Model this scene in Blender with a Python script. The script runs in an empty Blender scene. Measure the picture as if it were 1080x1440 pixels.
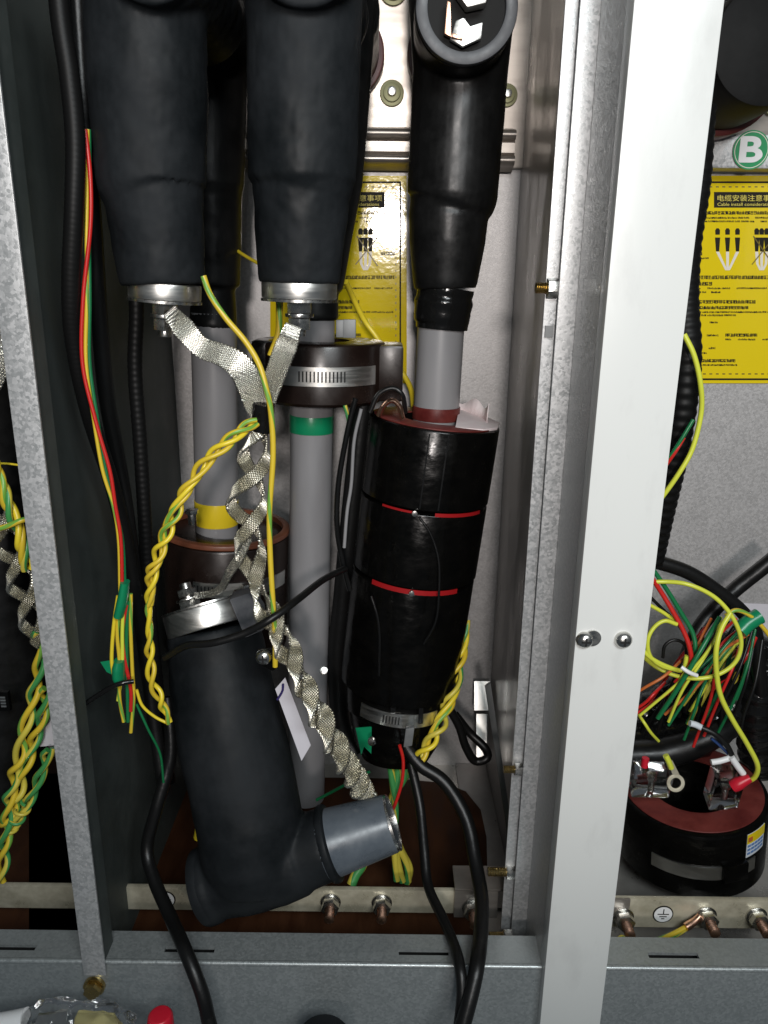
import bpy, bmesh, math, random
import numpy as np
from mathutils import Vector, Matrix
random.seed(7); np.random.seed(7)
SC = bpy.context.scene
COL = SC.collection

# ------------------------------------------------------------------ camera
F_PX = 1080.0
PITCH = math.radians(16.8); ROLL = math.radians(0.7)
CAM = np.array([0.0, 0.0, 1.0])
Fw = np.array([0, math.cos(PITCH), -math.sin(PITCH)])
R0 = np.array([1.0, 0, 0]); U0 = np.array([0, math.sin(PITCH), math.cos(PITCH)])
Rt = math.cos(ROLL)*R0 + math.sin(ROLL)*U0
Up = -math.sin(ROLL)*R0 + math.cos(ROLL)*U0
cd = bpy.data.cameras.new('camera'); cam = bpy.data.objects.new('camera', cd); COL.objects.link(cam)
cd.sensor_fit = 'HORIZONTAL'; cd.sensor_width = 36; cd.lens = 36
cd.clip_start = 0.01; cd.clip_end = 50
cam.matrix_world = Matrix(((Rt[0], Up[0], -Fw[0], CAM[0]), (Rt[1], Up[1], -Fw[1], CAM[1]),
                           (Rt[2], Up[2], -Fw[2], CAM[2]), (0, 0, 0, 1)))
SC.camera = cam
SC.view_settings.view_transform = 'Standard'; SC.view_settings.look = 'None'
SC.view_settings.gamma = 1; SC.view_settings.exposure = 0.0
# ------------------------------------------------------------------ world and lamps
w = bpy.data.worlds.new('World'); SC.world = w; w.use_nodes = True
w.node_tree.nodes['Background'].inputs[0].default_value = (0.75, 0.88, 1.0, 1)
w.node_tree.nodes['Background'].inputs[1].default_value = 0.07

def aim(o, target):
    d = Vector(target) - o.location
    o.rotation_euler = d.to_track_quat('-Z', 'Y').to_euler()

def lamp(name, kind, loc, target, power, col, **kw):
    l = bpy.data.lights.new(name, kind); l.energy = power; l.color = col
    for k, v in kw.items(): setattr(l, k, v)
    o = bpy.data.objects.new(name, l); COL.objects.link(o); o.location = loc; aim(o, target)
    return o
lamp('inspection_lamp', 'SPOT', (0.02, -1.0, 1.20), (0.14, 0.97, 0.98), 57.0, (1.0, 0.93, 0.89),
     spot_size=math.radians(55), spot_blend=1.0, shadow_soft_size=0.06)
lamp('room_light', 'AREA', (0.36, -0.70, 1.67), (0.12, 0.6, 0.55), 19.0, (0.92, 0.98, 1.0), shape='RECTANGLE', size=0.9, size_y=0.35)

# ------------------------------------------------------------------ projection helpers
def ray(px, py):
    return Fw + ((px-540)/F_PX)*Rt - ((py-720)/F_PX)*Up
def P(px, py, Y):
    d = ray(px, py); return CAM + d*(Y/d[1])
def PZ(px, py, z):
    d = ray(px, py); return CAM + d*((z-CAM[2])/d[2])
def M(px, p):                     # size of px pixels at point p
    return px*float(np.dot(np.array(p)-CAM, Fw))/F_PX

# ------------------------------------------------------------------ mesh builder
def unit(v): return v/max(1e-12, np.linalg.norm(v))

def catmull(pts, n):
    a = np.array(pts, float)
    if len(a) < 3:
        t = np.linspace(0, 1, n)[:, None]; return a[0]*(1-t)+a[-1]*t
    ext = np.vstack([2*a[0]-a[1], a, 2*a[-1]-a[-2]])
    seg = np.linalg.norm(np.diff(a[:, :3], axis=0), axis=1); cum = np.concatenate([[0], np.cumsum(seg)])
    out = []
    for s in np.linspace(0, cum[-1], n):
        i = min(len(seg)-1, max(0, int(np.searchsorted(cum, s, 'right'))-1))
        t = (s-cum[i])/max(seg[i], 1e-9)
        p0, p1, p2, p3 = ext[i], ext[i+1], ext[i+2], ext[i+3]
        out.append(0.5*((2*p1)+(-p0+p2)*t+(2*p0-5*p1+4*p2-p3)*t*t+(-p0+3*p1-3*p2+p3)*t**3))
    return np.array(out)

def frames(C, ref=None):
    n = len(C); T = np.zeros((n, 3))
    for i in range(n):
        T[i] = unit(C[min(i+1, n-1)]-C[max(i-1, 0)])
    if ref is None: ref = np.array([0, -1.0, 0.05])
    N = np.zeros((n, 3)); v = np.array(ref, float)
    for i in range(n):
        v = v - T[i]*np.dot(v, T[i])
        if np.linalg.norm(v) < 1e-5: v = np.cross(T[i], [0.3, 0.2, 0.9])
        v = unit(v); N[i] = v
    B = np.cross(T, N)
    return T, N, B

class MB:
    def __init__(s): s.v = []; s.f = []; s.uv = []
    def add(s, verts, faces, uvs=None):
        b = len(s.v); s.v.extend([tuple(map(float, p)) for p in verts])
        for k, f in enumerate(faces):
            s.f.append(tuple(b+i for i in f))
            s.uv.append(uvs[k] if uvs else [(0, 0)]*len(f))
        return s
    def sweep(s, C, R, seg=16, caps=True, ref=None, flat=1.0):
        C = np.array(C, float); n = len(C); R = np.broadcast_to(np.array(R, float), (n,))
        T, N, B = frames(C, ref); V = []; ang = np.linspace(0, 2*math.pi, seg, endpoint=False)
        for i in range(n):
            for a in ang:
                V.append(C[i]+R[i]*(math.cos(a)*N[i]+flat*math.sin(a)*B[i]))
        L = np.concatenate([[0], np.cumsum(np.linalg.norm(np.diff(C, axis=0), axis=1))])
        fs, us = [], []
        for i in range(n-1):
            for j in range(seg):
                k = (j+1) % seg
                fs.append((i*seg+j, i*seg+k, (i+1)*seg+k, (i+1)*seg+j))
                us.append([(j/seg, L[i]), ((j+1)/seg, L[i]), ((j+1)/seg, L[i+1]), (j/seg, L[i+1])])
        if caps:
            fs.append(tuple(range(seg))[::-1]); us.append([(0, 0)]*seg)
            fs.append(tuple((n-1)*seg+j for j in range(seg))); us.append([(0, L[-1])]*seg)
        return s.add(V, fs, us)
    def cyl(s, a, b, r, seg=24, r2=None):
        a = np.array(a, float); b = np.array(b, float)
        return s.sweep([a, b], [r, r if r2 is None else r2], seg, ref=np.array([0.31, 0.2, 0.93]))
    def tubewall(s, a, b, ro, ri, seg=32):     # open pipe, real wall
        a = np.array(a, float); b = np.array(b, float); t = unit(b-a)
        C = [a, a+t*1e-6, b, b+t*1e-6]
        T, N, B = frames(np.array([a, b]), np.array([0.31, 0.2, 0.93])); V = []; ang = np.linspace(0, 2*math.pi, seg, endpoint=False)
        for c, r in ((a, ri), (a, ro), (b, ro), (b, ri)):
            for x in ang: V.append(c+r*(math.cos(x)*N[0]+math.sin(x)*B[0]))
        fs = []
        for q in range(4):
            for j in range(seg):
                k = (j+1) % seg; q2 = (q+1) % 4
                fs.append((q*seg+j, q*seg+k, q2*seg+k, q2*seg+j))
        return s.add(V, fs)
    def box(s, lo, hi):
        x0, y0, z0 = lo; x1, y1, z1 = hi
        V = [(x0,y0,z0),(x1,y0,z0),(x1,y1,z0),(x0,y1,z0),(x0,y0,z1),(x1,y0,z1),(x1,y1,z1),(x0,y1,z1)]
        return s.add(V, [(0,3,2,1),(4,5,6,7),(0,1,5,4),(1,2,6,5),(2,3,7,6),(3,0,4,7)])
    def obox(s, c, ax, ay, az):               # oriented box: centre and half-axis vectors
        c, ax, ay, az = map(lambda q: np.array(q, float), (c, ax, ay, az))
        V = [c-ax-ay-az, c+ax-ay-az, c+ax+ay-az, c-ax+ay-az, c-ax-ay+az, c+ax-ay+az, c+ax+ay+az, c-ax+ay+az]
        return s.add(V, [(0,3,2,1),(4,5,6,7),(0,1,5,4),(1,2,6,5),(2,3,7,6),(3,0,4,7)])
    def prism(s, poly, d):                    # polygon (3-D points) extruded by vector d
        n = len(poly); poly = [np.array(p, float) for p in poly]; d = np.array(d, float)
        V = poly+[p+d for p in poly]
        fs = [tuple(range(n))[::-1], tuple(range(n, 2*n))]
        fs += [(i, (i+1) % n, n+(i+1) % n, n+i) for i in range(n)]
        return s.add(V, fs)
    def mesh(s, name, smooth=None, bevel=0):
        me = bpy.data.meshes.new(name); me.from_pydata(s.v, [], s.f)
        ul = me.uv_layers.new(name='UVMap')
        flat = [c for u in s.uv for p in u for c in p]
        ul.data.foreach_set('uv', flat)
        bm = bmesh.new(); bm.from_mesh(me)
        bmesh.ops.recalc_face_normals(bm, faces=bm.faces)
        if bevel:
            es = [e for e in bm.edges if len(e.link_faces) == 2 and e.calc_face_angle(0) > 0.6]
            bmesh.ops.bevel(bm, geom=es, offset=bevel, segments=2, affect='EDGES', profile=0.6, clamp_overlap=True)
        bm.to_mesh(me); bm.free()
        if smooth is not None:
            me.shade_smooth(); me.set_sharp_from_angle(angle=math.radians(smooth))
        return me

def hexnut(mb, a, b, r, hole=None):
    return mb.cyl(a, b, r, 6)

def fuse(mb, voxel=0.0022, it=6, noise=0.0):
    me = mb.mesh('tmp'); o = bpy.data.objects.new('tmp', me); COL.objects.link(o)
    m = o.modifiers.new('r', 'REMESH'); m.mode = 'VOXEL'; m.voxel_size = voxel
    m2 = o.modifiers.new('s', 'SMOOTH'); m2.iterations = it; m2.factor = 0.5
    dg = bpy.context.evaluated_depsgraph_get()
    out = bpy.data.meshes.new_from_object(o.evaluated_get(dg))
    bpy.data.objects.remove(o); bpy.data.meshes.remove(me)
    out.shade_smooth()
    return out

# ------------------------------------------------------------------ objects
def tag(o, label=None, cat=None, group=None, kind=None):
    if label: o['label'] = label
    if cat: o['category'] = cat
    if group: o['group'] = group
    if kind: o['kind'] = kind
    return o
def thing(name, loc, label, cat, group=None):
    o = bpy.data.objects.new(name, None); COL.objects.link(o); o.location = tuple(map(float, loc)); o.empty_display_size = 0.02
    return tag(o, label, cat, group)
def link(name, me, mat, parent=None, local=False):
    me.materials.clear(); me.materials.append(mat); me.name = name
    o = bpy.data.objects.new(name, me); COL.objects.link(o)
    if parent is None:
        n = len(me.vertices); co = np.zeros(n*3); me.vertices.foreach_get('co', co); c = co.reshape(-1, 3).mean(0)
        me.transform(Matrix.Translation(-Vector(c))); o.location = Vector(c)
    else:
        o.parent = parent
        if not local and parent.parent is None: o.location = -parent.location
    return o
def obj(name, mb, mat, parent=None, smooth=40, bevel=0, local=False):
    return link(name, mb.mesh(name, smooth, bevel), mat, parent, local)
def copytree(root, loc, label, rot=None):
    r = root.copy(); COL.objects.link(r); r.location = tuple(map(float, loc)); r['label'] = label
    if rot: r.rotation_euler = rot
    for ch in root.children:
        c = ch.copy(); COL.objects.link(c); c.parent = r
        for g in ch.children:
            d = g.copy(); COL.objects.link(d); d.parent = c
    return r

# ------------------------------------------------------------------ materials
def mat(name, col, rough=0.5, metal=0.0, spec=0.5, col2=None, nscale=40, ndetail=4, bump=0.0, bscale=None, rvar=0.0, stretch=(1, 1, 1), voro=False, coat=0.0, lo=0.35, hi=0.65):
    m = bpy.data.materials.new(name); m.use_nodes = True; nt = m.node_tree; N = nt.nodes; L = nt.links
    b = N['Principled BSDF']
    b.inputs['Base Color'].default_value = (*col, 1); b.inputs['Roughness'].default_value = rough
    b.inputs['Metallic'].default_value = metal; b.inputs['Specular IOR Level'].default_value = spec
    b.inputs['Coat Weight'].default_value = coat
    if col2 or bump or rvar:
        tc = N.new('ShaderNodeTexCoord'); mp = N.new('ShaderNodeMapping'); mp.inputs['Scale'].default_value = stretch
        L.new(tc.outputs['Object'], mp.inputs['Vector'])
        nz = N.new('ShaderNodeTexNoise'); nz.inputs['Scale'].default_value = nscale; nz.inputs['Detail'].default_value = ndetail
        nz.inputs['Roughness'].default_value = 0.65
        L.new(mp.outputs['Vector'], nz.inputs['Vector'])
        fac = nz.outputs['Fac']
        if voro:
            vo = N.new('ShaderNodeTexVoronoi'); vo.inputs['Scale'].default_value = voro; vo.inputs['Randomness'].default_value = 1
            L.new(mp.outputs['Vector'], vo.inputs['Vector'])
            mx = N.new('ShaderNodeMix'); mx.data_type = 'FLOAT'; mx.inputs[0].default_value = 0.5
            sep = N.new('ShaderNodeSeparateColor'); L.new(vo.outputs['Color'], sep.inputs[0])
            L.new(fac, mx.inputs[2]); L.new(sep.outputs[0], mx.inputs[3]); fac = mx.outputs[0]
        mr = N.new('ShaderNodeMapRange'); mr.inputs[1].default_value = lo; mr.inputs[2].default_value = hi
        L.new(fac, mr.inputs[0])
        if col2:
            cr = N.new('ShaderNodeMix'); cr.data_type = 'RGBA'
            cr.inputs[6].default_value = (*col, 1); cr.inputs[7].default_value = (*col2, 1)
            L.new(mr.outputs[0], cr.inputs[0]); L.new(cr.outputs[2], b.inputs['Base Color'])
        if rvar:
            ma = N.new('ShaderNodeMapRange'); ma.inputs[3].default_value = rough-rvar; ma.inputs[4].default_value = rough+rvar
            L.new(mr.outputs[0], ma.inputs[0]); L.new(ma.outputs[0], b.inputs['Roughness'])
        if bump:
            bp = N.new('ShaderNodeBump'); bp.inputs['Strength'].default_value = bump; bp.inputs['Distance'].default_value = 0.002
            if bscale:
                n2 = N.new('ShaderNodeTexNoise'); n2.inputs['Scale'].default_value = bscale; n2.inputs['Detail'].default_value = 3
                L.new(mp.outputs['Vector'], n2.inputs['Vector']); L.new(n2.outputs['Fac'], bp.inputs['Height'])
            else: L.new(fac, bp.inputs['Height'])
            L.new(bp.outputs[0], b.inputs['Normal'])
    return m
def stripe_mat(name, a, b_, width=0.32, twist=6.0, rough=0.38):   # yellow wire with a green stripe along it
    m = bpy.data.materials.new(name); m.use_nodes = True; nt = m.node_tree; N = nt.nodes; L = nt.links
    b = N['Principled BSDF']; b.inputs['Roughness'].default_value = rough
    uv = N.new('ShaderNodeUVMap'); sp = N.new('ShaderNodeSeparateXYZ'); L.new(uv.outputs[0], sp.inputs[0])
    ml = N.new('ShaderNodeMath'); ml.operation = 'MULTIPLY_ADD'; ml.inputs[1].default_value = twist
    L.new(sp.outputs[1], ml.inputs[0]); L.new(sp.outputs[0], ml.inputs[2])
    fr = N.new('ShaderNodeMath'); fr.operation = 'FRACT'; L.new(ml.outputs[0], fr.inputs[0])
    lt = N.new('ShaderNodeMath'); lt.operation = 'LESS_THAN'; lt.inputs[1].default_value = width; L.new(fr.outputs[0], lt.inputs[0])
    mx = N.new('ShaderNodeMix'); mx.data_type = 'RGBA'; mx.inputs[6].default_value = (*a, 1); mx.inputs[7].default_value = (*b_, 1)
    L.new(lt.outputs[0], mx.inputs[0]); L.new(mx.outputs[2], b.inputs['Base Color'])
    return m
YEL = (0.62, 0.45, 0.03); GRN = (0.03, 0.26, 0.06)
MT = {
 'galv': mat('galvanised_steel', (0.40, 0.41, 0.41), 0.42, 0.45, col2=(0.58, 0.58, 0.58), nscale=200, voro=460, bump=0.16, rvar=0.10, lo=0.25, hi=0.75),
 'galv_wall': mat('galvanised_back_plate', (0.40, 0.39, 0.385), 0.45, 0.4, col2=(0.56, 0.545, 0.54), nscale=26, ndetail=10, voro=430, bump=0.18, rvar=0.08, lo=0.1, hi=0.9),
 'grey_sheet': mat('dull_grey_sheet', (0.16, 0.165, 0.165), 0.5, 0.4, col2=(0.21, 0.215, 0.215), nscale=25, rvar=0.08, bump=0.03),
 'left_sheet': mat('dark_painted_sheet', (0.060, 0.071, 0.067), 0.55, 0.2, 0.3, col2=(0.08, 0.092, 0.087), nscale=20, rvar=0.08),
 'part_sheet': mat('brushed_partition', (0.30, 0.285, 0.27), 0.36, 0.5, col2=(0.38, 0.37, 0.36), nscale=18, stretch=(1, 1, 0.3), rvar=0.1),
 'stainless': mat('stainless', (0.38, 0.345, 0.31), 0.36, 0.75, col2=(0.45, 0.41, 0.37), nscale=60, stretch=(0.15, 1, 1), rvar=0.06),
 'beam': mat('zinc_beam', (0.30, 0.325, 0.325), 0.38, 0.55, col2=(0.42, 0.445, 0.445), nscale=14, ndetail=10, voro=480, bump=0.12, rvar=0.12, lo=0.15, hi=0.85),
 'white': mat('white_paint', (0.63, 0.64, 0.62), 0.40, 0.0, col2=(0.50, 0.505, 0.49), nscale=24, ndetail=12, bump=0.06, bscale=14, rvar=0.08, stretch=(1, 1, 0.35), lo=0.52, hi=0.85),
 'boot': mat('matt_black_boot', (0.004, 0.004, 0.004), 0.6, 0, 0.12, col2=(0.008, 0.008, 0.008), nscale=30, bump=0.1, bscale=40),
 'floor_metal': mat('polished_floor_sheet', (0.44, 0.42, 0.39), 0.32, 0.7, col2=(0.56, 0.54, 0.50), nscale=20, ndetail=8, rvar=0.1, bump=0.05),
 'rubber': mat('black_rubber', (0.006, 0.0075, 0.0085), 0.56, 0, 0.15, col2=(0.016, 0.0182, 0.0205), nscale=13, ndetail=10, rvar=0.14, bump=0.45, bscale=24),
 'rubber_new': mat('black_epdm', (0.005, 0.005, 0.005), 0.36, 0, 0.35, col2=(0.009, 0.009, 0.009), nscale=40, rvar=0.08, bump=0.08, bscale=90),
 'rubber_rim': mat('worn_rubber_rim', (0.05, 0.053, 0.06), 0.5, 0, col2=(0.085, 0.088, 0.095), nscale=70, rvar=0.1),
 'blackgloss': mat('black_gloss', (0.006, 0.006, 0.006), 0.22, 0, rvar=0.06, nscale=30, bump=0.05, bscale=40),
 'tape': mat('black_tape', (0.006, 0.006, 0.006), 0.17, 0, 0.4, bump=0.5, bscale=70),
 'blackcase': mat('black_moulded_case', (0.0018, 0.0018, 0.0017), 0.20, 0, 0.20, col2=(0.003, 0.0028, 0.0025), nscale=50, rvar=0.08, bump=0.35, bscale=45, stretch=(1, 1, 1.6)),
 'browncase': mat('dark_brown_resin', (0.009, 0.005, 0.004), 0.28, 0, 0.4, col2=(0.014, 0.008, 0.006), nscale=20, rvar=0.08, bump=0.06, bscale=60),
 'redface': mat('red_brown_resin', (0.08, 0.011, 0.010), 0.45, 0, 0.3, col2=(0.16, 0.030, 0.024), nscale=30, ndetail=9, rvar=0.1, bump=0.05),
 'redline': mat('red_resin_edge', (0.30, 0.008, 0.010), 0.35),
 'brownface': mat('brown_resin_edge', (0.13, 0.04, 0.02), 0.4, col2=(0.18, 0.06, 0.03), nscale=50),
 'pvc': mat('grey_pvc', (0.20, 0.195, 0.20), 0.34, 0, col2=(0.25, 0.245, 0.25), nscale=12, stretch=(1, 1, 0.2), rvar=0.06, bump=0.04, bscale=80),
 'cone': mat('grey_silicone', (0.075, 0.090, 0.108), 0.33, 0, col2=(0.11, 0.128, 0.146), nscale=30, rvar=0.1, bump=0.06, bscale=120),
 'board': mat('brown_board', (0.034, 0.011, 0.004), 0.6, 0, 0.2, col2=(0.060, 0.022, 0.008), nscale=9, stretch=(4, 1, 1), rvar=0.1),
 'steel': mat('polished_steel', (0.82, 0.81, 0.77), 0.34, 1.0, rvar=0.06, nscale=30, stretch=(1, 1, 12)),
 'nut': mat('zinc_nut', (0.62, 0.61, 0.58), 0.28, 1.0, rvar=0.08, nscale=200),
 'brass': mat('yellow_zinc', (0.55, 0.40, 0.16), 0.30, 1.0, rvar=0.08, nscale=200),
 'copper': mat('copper_stud', (0.70, 0.42, 0.30), 0.32, 1.0, rvar=0.08, nscale=150),
 'braid': mat('tinned_copper_braid', (0.76, 0.75, 0.70), 0.30, 1.0, rvar=0.08, nscale=900),
 'braid_warm': mat('soiled_tinned_braid', (0.62, 0.60, 0.52), 0.38, 1.0, rvar=0.08, nscale=900),
 'barm': mat('tinned_bar', (0.42, 0.38, 0.28), 0.36, 0.35, col2=(0.62, 0.57, 0.44), nscale=40, rvar=0.12, bump=0.1, bscale=120),
 'yellow': mat('yellow_print', (0.75, 0.57, 0.010), 0.10, 0, bump=0.06, bscale=140),
 'ink': mat('black_ink', (0.012, 0.010, 0.006), 0.6, 0, 0.2), 'inkb': mat('brown_ink', (0.14, 0.10, 0.012), 0.4),
 'inkw': mat('white_ink', (0.75, 0.70, 0.62), 0.4), 'inkt': mat('title_ink', (0.72, 0.60, 0.10), 0.5), 'inkp': mat('pale_ink', (0.62, 0.55, 0.25), 0.4),
 'greentape': mat('green_tape', (0.005, 0.20, 0.085), 0.30, 0, bump=0.1, bscale=120),
 'yellowtape': mat('yellow_tape', (0.72, 0.53, 0.02), 0.30, 0, bump=0.05, bscale=120),
 'greendisc': mat('green_disc', (0.01, 0.27, 0.09), 0.35),
 'wyellow': mat('wire_yellow', (0.72, 0.56, 0.03), 0.35), 'wlime': mat('wire_lime', (0.62, 0.66, 0.06), 0.35),
 'wred': mat('wire_red', (0.52, 0.018, 0.014), 0.35), 'wgreen': mat('wire_green', (0.008, 0.15, 0.05), 0.35),
 'wblack': mat('wire_black', (0.006, 0.006, 0.006), 0.38, 0, 0.35, bump=0.3, bscale=70),
 'conduit': mat('corrugated_black', (0.005, 0.005, 0.005), 0.48, 0, 0.2), 'wblue': mat('wire_blue', (0.02, 0.05, 0.16), 0.35),
 'worange': mat('wire_orange', (0.50, 0.13, 0.03), 0.4),
 'yg': stripe_mat('yellow_green_wire', YEL, (0.16, 0.36, 0.05), 0.22, 11.0), 'yg2': stripe_mat('yellow_green_wire_b', (0.58, 0.48, 0.06), (0.05, 0.26, 0.07), 0.36, 7.0),
 'card': mat('white_card', (0.60, 0.58, 0.62), 0.6), 'pen': mat('blue_pen', (0.03, 0.02, 0.12), 0.5),
 'paper': mat('pinkish_paper', (0.78, 0.66, 0.66), 0.55, col2=(0.84, 0.76, 0.75), nscale=40),
 'whitep': mat('white_plastic', (0.80, 0.80, 0.80), 0.35), 'redp': mat('red_plastic', (0.55, 0.012, 0.03), 0.35),
 'dark': mat('dark_void', (0.004, 0.004, 0.004), 0.8), 'blueink': mat('blue_ink', (0.10, 0.20, 0.42), 0.4),
 'pale': mat('pale_label', (0.62, 0.66, 0.70), 0.4), 'darkred': mat('dark_red_flange', (0.10, 0.014, 0.012), 0.35),
 'olive': mat('olive_rubber', (0.30, 0.30, 0.16), 0.45, 0.3),
}
def clear_mat():
    m = bpy.data.materials.new('clear_plastic'); m.use_nodes = True; b = m.node_tree.nodes['Principled BSDF']
    b.inputs['Base Color'].default_value = (0.95, 0.95, 0.95, 1); b.inputs['Roughness'].default_value = 0.07
    b.inputs['Transmission Weight'].default_value = 1.0; b.inputs['IOR'].default_value = 1.42
    return m
MT['clear'] = clear_mat()

# ================================================================== SETTING
YF, YB = 0.55, 0.97                  # front plane and back wall of the compartments
XL, XP = -0.265, 0.154               # left side wall and partition of the middle compartment
ZL = P(500, 1355, YF)[2]             # lip height
ZFL = P(640, 1076, YB)[2]            # floor height
ZS = P(640, 238, YB)[2]              # seam between the zinc plate and the steel tank
def struct(name, mb, m, parent=None, **k):
    o = obj(name, mb, m, parent, **k)
    if parent is None: o['kind'] = 'structure'
    return o
# back plate, one per compartment
struct('back_wall', MB().box((-1.1, YB, ZFL-0.05), (1.1, YB+0.004, ZS)), MT['galv_wall'])
tank = struct('tank_wall', MB().box((-1.1, YB-0.012, ZS), (1.1, YB, 1.9)), MT['stainless'], bevel=0.002)
# pressed bead rail across the tank foot: profile swept in X
def rail(x0, x1):
    zr = lambda y: P(640, y, YB-0.02)[2]
    pts = [(240, 0.0), (236, -0.004)]
    for c_ in (226, 190):
        pts += [(c_+8*math.cos(q), -0.010-0.010*math.sin(q)) for q in np.linspace(0.0, math.pi, 9)]
        if c_ == 226: pts += [(215, -0.013), (201, -0.013)]
    pts += [(178, 0.0)]
    zs = [zr(p) for p, _ in pts]; ys = [q for _, q in pts]
    poly = [np.array([x0, YB-0.0125+y, z]) for y, z in zip(ys, zs)]
    return MB().prism(poly, (x1-x0, 0, 0))
obj('bead_rail', rail(-1.0, XP-0.012), MT['stainless'], tank)
zq = lambda y: P(1000, y, YB-0.04)[2]
obj('flat_rail', MB().box((XP+0.012, YB-0.037, zq(236)), (1.0, YB-0.0125, zq(187))), MT['galv'], tank, bevel=0.003)
for px, py, rr in ((551, 132, 17), (553, -12, 19), (712, 135, 15), (992, 138, 17), (342, 108, 14), (1085, 150, 12)):
    c = P(px, py, YB-0.012); r = M(rr, c); f = np.array([0, -1.0, 0])
    nb = obj('blind_nut', MB().cyl(c, c+f*0.005, r, 28).cyl(c+f*0.004, c+f*0.009, r*0.72, 28), MT['olive'], tank, bevel=0.001)
    obj('stud', MB().cyl(c+f*0.006, c+f*0.016, r*0.36, 14), MT['nut'], nb, bevel=0.001)
obj('flange_edge', MB().box((XP-0.050, YB-0.04, ZS-0.004), (XP-0.046, YB-0.012, ZS+0.10)), MT['stainless'], tank)
# floors
struct('floor', MB().box((-1.1, 0.56, ZFL-0.006), (1.1, YB, ZFL)), MT['floor_metal'])
cb = [PZ(x, y, ZFL+0.004) for x, y in ((40, 1330), (40, 1090), (560, 1098), (625, 1104), (655, 1116), (676, 1142), (684, 1180), (686, 1260), (680, 1340))]
struct('gland_board', MB().prism(cb, (0, 0, 0.004)), MT['board'], bevel=0.001)
struct('neighbour_floor_board', MB().box((-0.9, 0.585, ZFL+0.0035), (XL-0.02, YB-0.004, ZFL+0.008)), MT['board'])
# side walls
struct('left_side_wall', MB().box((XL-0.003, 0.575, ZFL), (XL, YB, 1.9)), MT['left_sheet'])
struct('right_partition', MB().box((XP, 0.63, ZFL), (XP+0.003, YB, 1.9)), MT['part_sheet'])
struct('outer_right_wall', MB().box((0.60, 0.56, ZFL), (0.604, YB, 1.9)), MT['grey_sheet'])
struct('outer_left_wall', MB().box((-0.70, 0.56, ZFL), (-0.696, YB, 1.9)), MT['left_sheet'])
struct('cabinet_roof', MB().box((-1.1, 0.56, 1.9), (1.1, YB, 1.905)), MT['grey_sheet'])
# bent foot flange of the partition and of the back plate
struct('partition_foot_flange', MB().box((XP-0.045, 0.70, ZFL+0.0005), (XP-0.0005, YB-0.001, ZFL+0.0035)), MT['part_sheet'])

# front beam with a slotted lip, in real cut-outs
def lip(x0, x1, yb, slots):
    mb = MB(); t = 0.003; a, b = YF+0.010, YF+0.0160
    mb.box((x0, YF, ZL-t), (x1, a, ZL)); mb.box((x0, b, ZL-t), (x1, yb, ZL))
    xs = [x0]
    for s0, s1 in sorted(slots): xs += [s0, s1]
    xs.append(x1)
    for i in range(0, len(xs), 2): mb.box((xs[i], a, ZL-t), (xs[i+1], b, ZL))
    return mb
def slotx(p0, p1, y): return (PZ(p0, y, ZL)[0], PZ(p1, y, ZL)[0])
YLB = PZ(500, 1313, ZL)[1]
beam = struct('front_beam', lip(-0.9, 0.9, YLB, [slotx(-30, 48, 1337), slotx(229, 300, 1343), slotx(561, 632, 1353), slotx(922, 994, 1370)]), MT['beam'])
obj('beam_face', MB().box((-0.9, YF-0.001, ZL-0.30), (0.9, YF+0.002, ZL-0.0032)), MT['beam'], beam)
obj('beam_nose', MB().sweep([(-0.9, YF+0.001, ZL-0.0022), (0.9, YF+0.001, ZL-0.0022)], 0.0026, 12), MT['beam'], beam)
obj('slot_shade', MB().box((-0.9, YF+0.004, ZL-0.012), (0.9, YF+0.030, ZL-0.010)), MT['dark'], beam)  # near-black sheet standing in for the shade under the slots

# white post between the compartments: profile (x,y) run up in z
ZT = 1.9; ZB = ZL-0.30
XW0 = P(853, 394, YF)[0]-0.002; XW1 = P(962, 394, YF)[0]
def vprism(poly, z0, z1): return MB().prism([np.array([x, y, z0]) for x, y in poly], (0, 0, z1-z0))
post = thing('cabinet_post', (XW0+0.03, YF, ZL-0.1), 'broad white painted upright post with two screws between the two compartments', 'post')
obj('painted_face', vprism([(XW0, YF-0.012), (XW1, YF-0.012), (XW1, YF+0.02), (XW1-0.002, YF+0.02), (XW1-0.002, YF-0.0095), (XW0+0.002, YF-0.0095), (XW0+0.002, YF+0.006), (XW0, YF+0.006)], ZB, ZT), MT['white'], post, bevel=0.0012)
obj('side_return', vprism([(XW0+0.0002, YF+0.006), (XW0+0.003, YF+0.006), (XW0+0.003, YF+0.075), (XW0+0.0002, YF+0.075)], ZB+0.004, ZT), MT['galv'], post)
obj('right_return', vprism([(XW1-0.0022, YF+0.0202), (XW1-0.0002, YF+0.0202), (XW1-0.0002, YF+0.10), (XW1-0.0022, YF+0.10)], ZB, ZT), MT['galv'], post)
xa, xb, xc = P(816, 394, 0.625)[0], P(786, 394, 0.625)[0], P(767, 394, 0.632)[0]
obj('front_flange', vprism([(xb, 0.622), (XW0+0.0002, 0.622), (XW0+0.0002, 0.6245), (xb, 0.6245)], ZFL-0.02, ZT), MT['galv'], post, bevel=0.0006)
obj('rear_flange', vprism([(xc, 0.630), (xb+0.004, 0.630), (xb+0.004, 0.6325), (xc, 0.6325)], ZFL-0.02, ZT), MT['galv'], post, bevel=0.0006)
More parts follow.
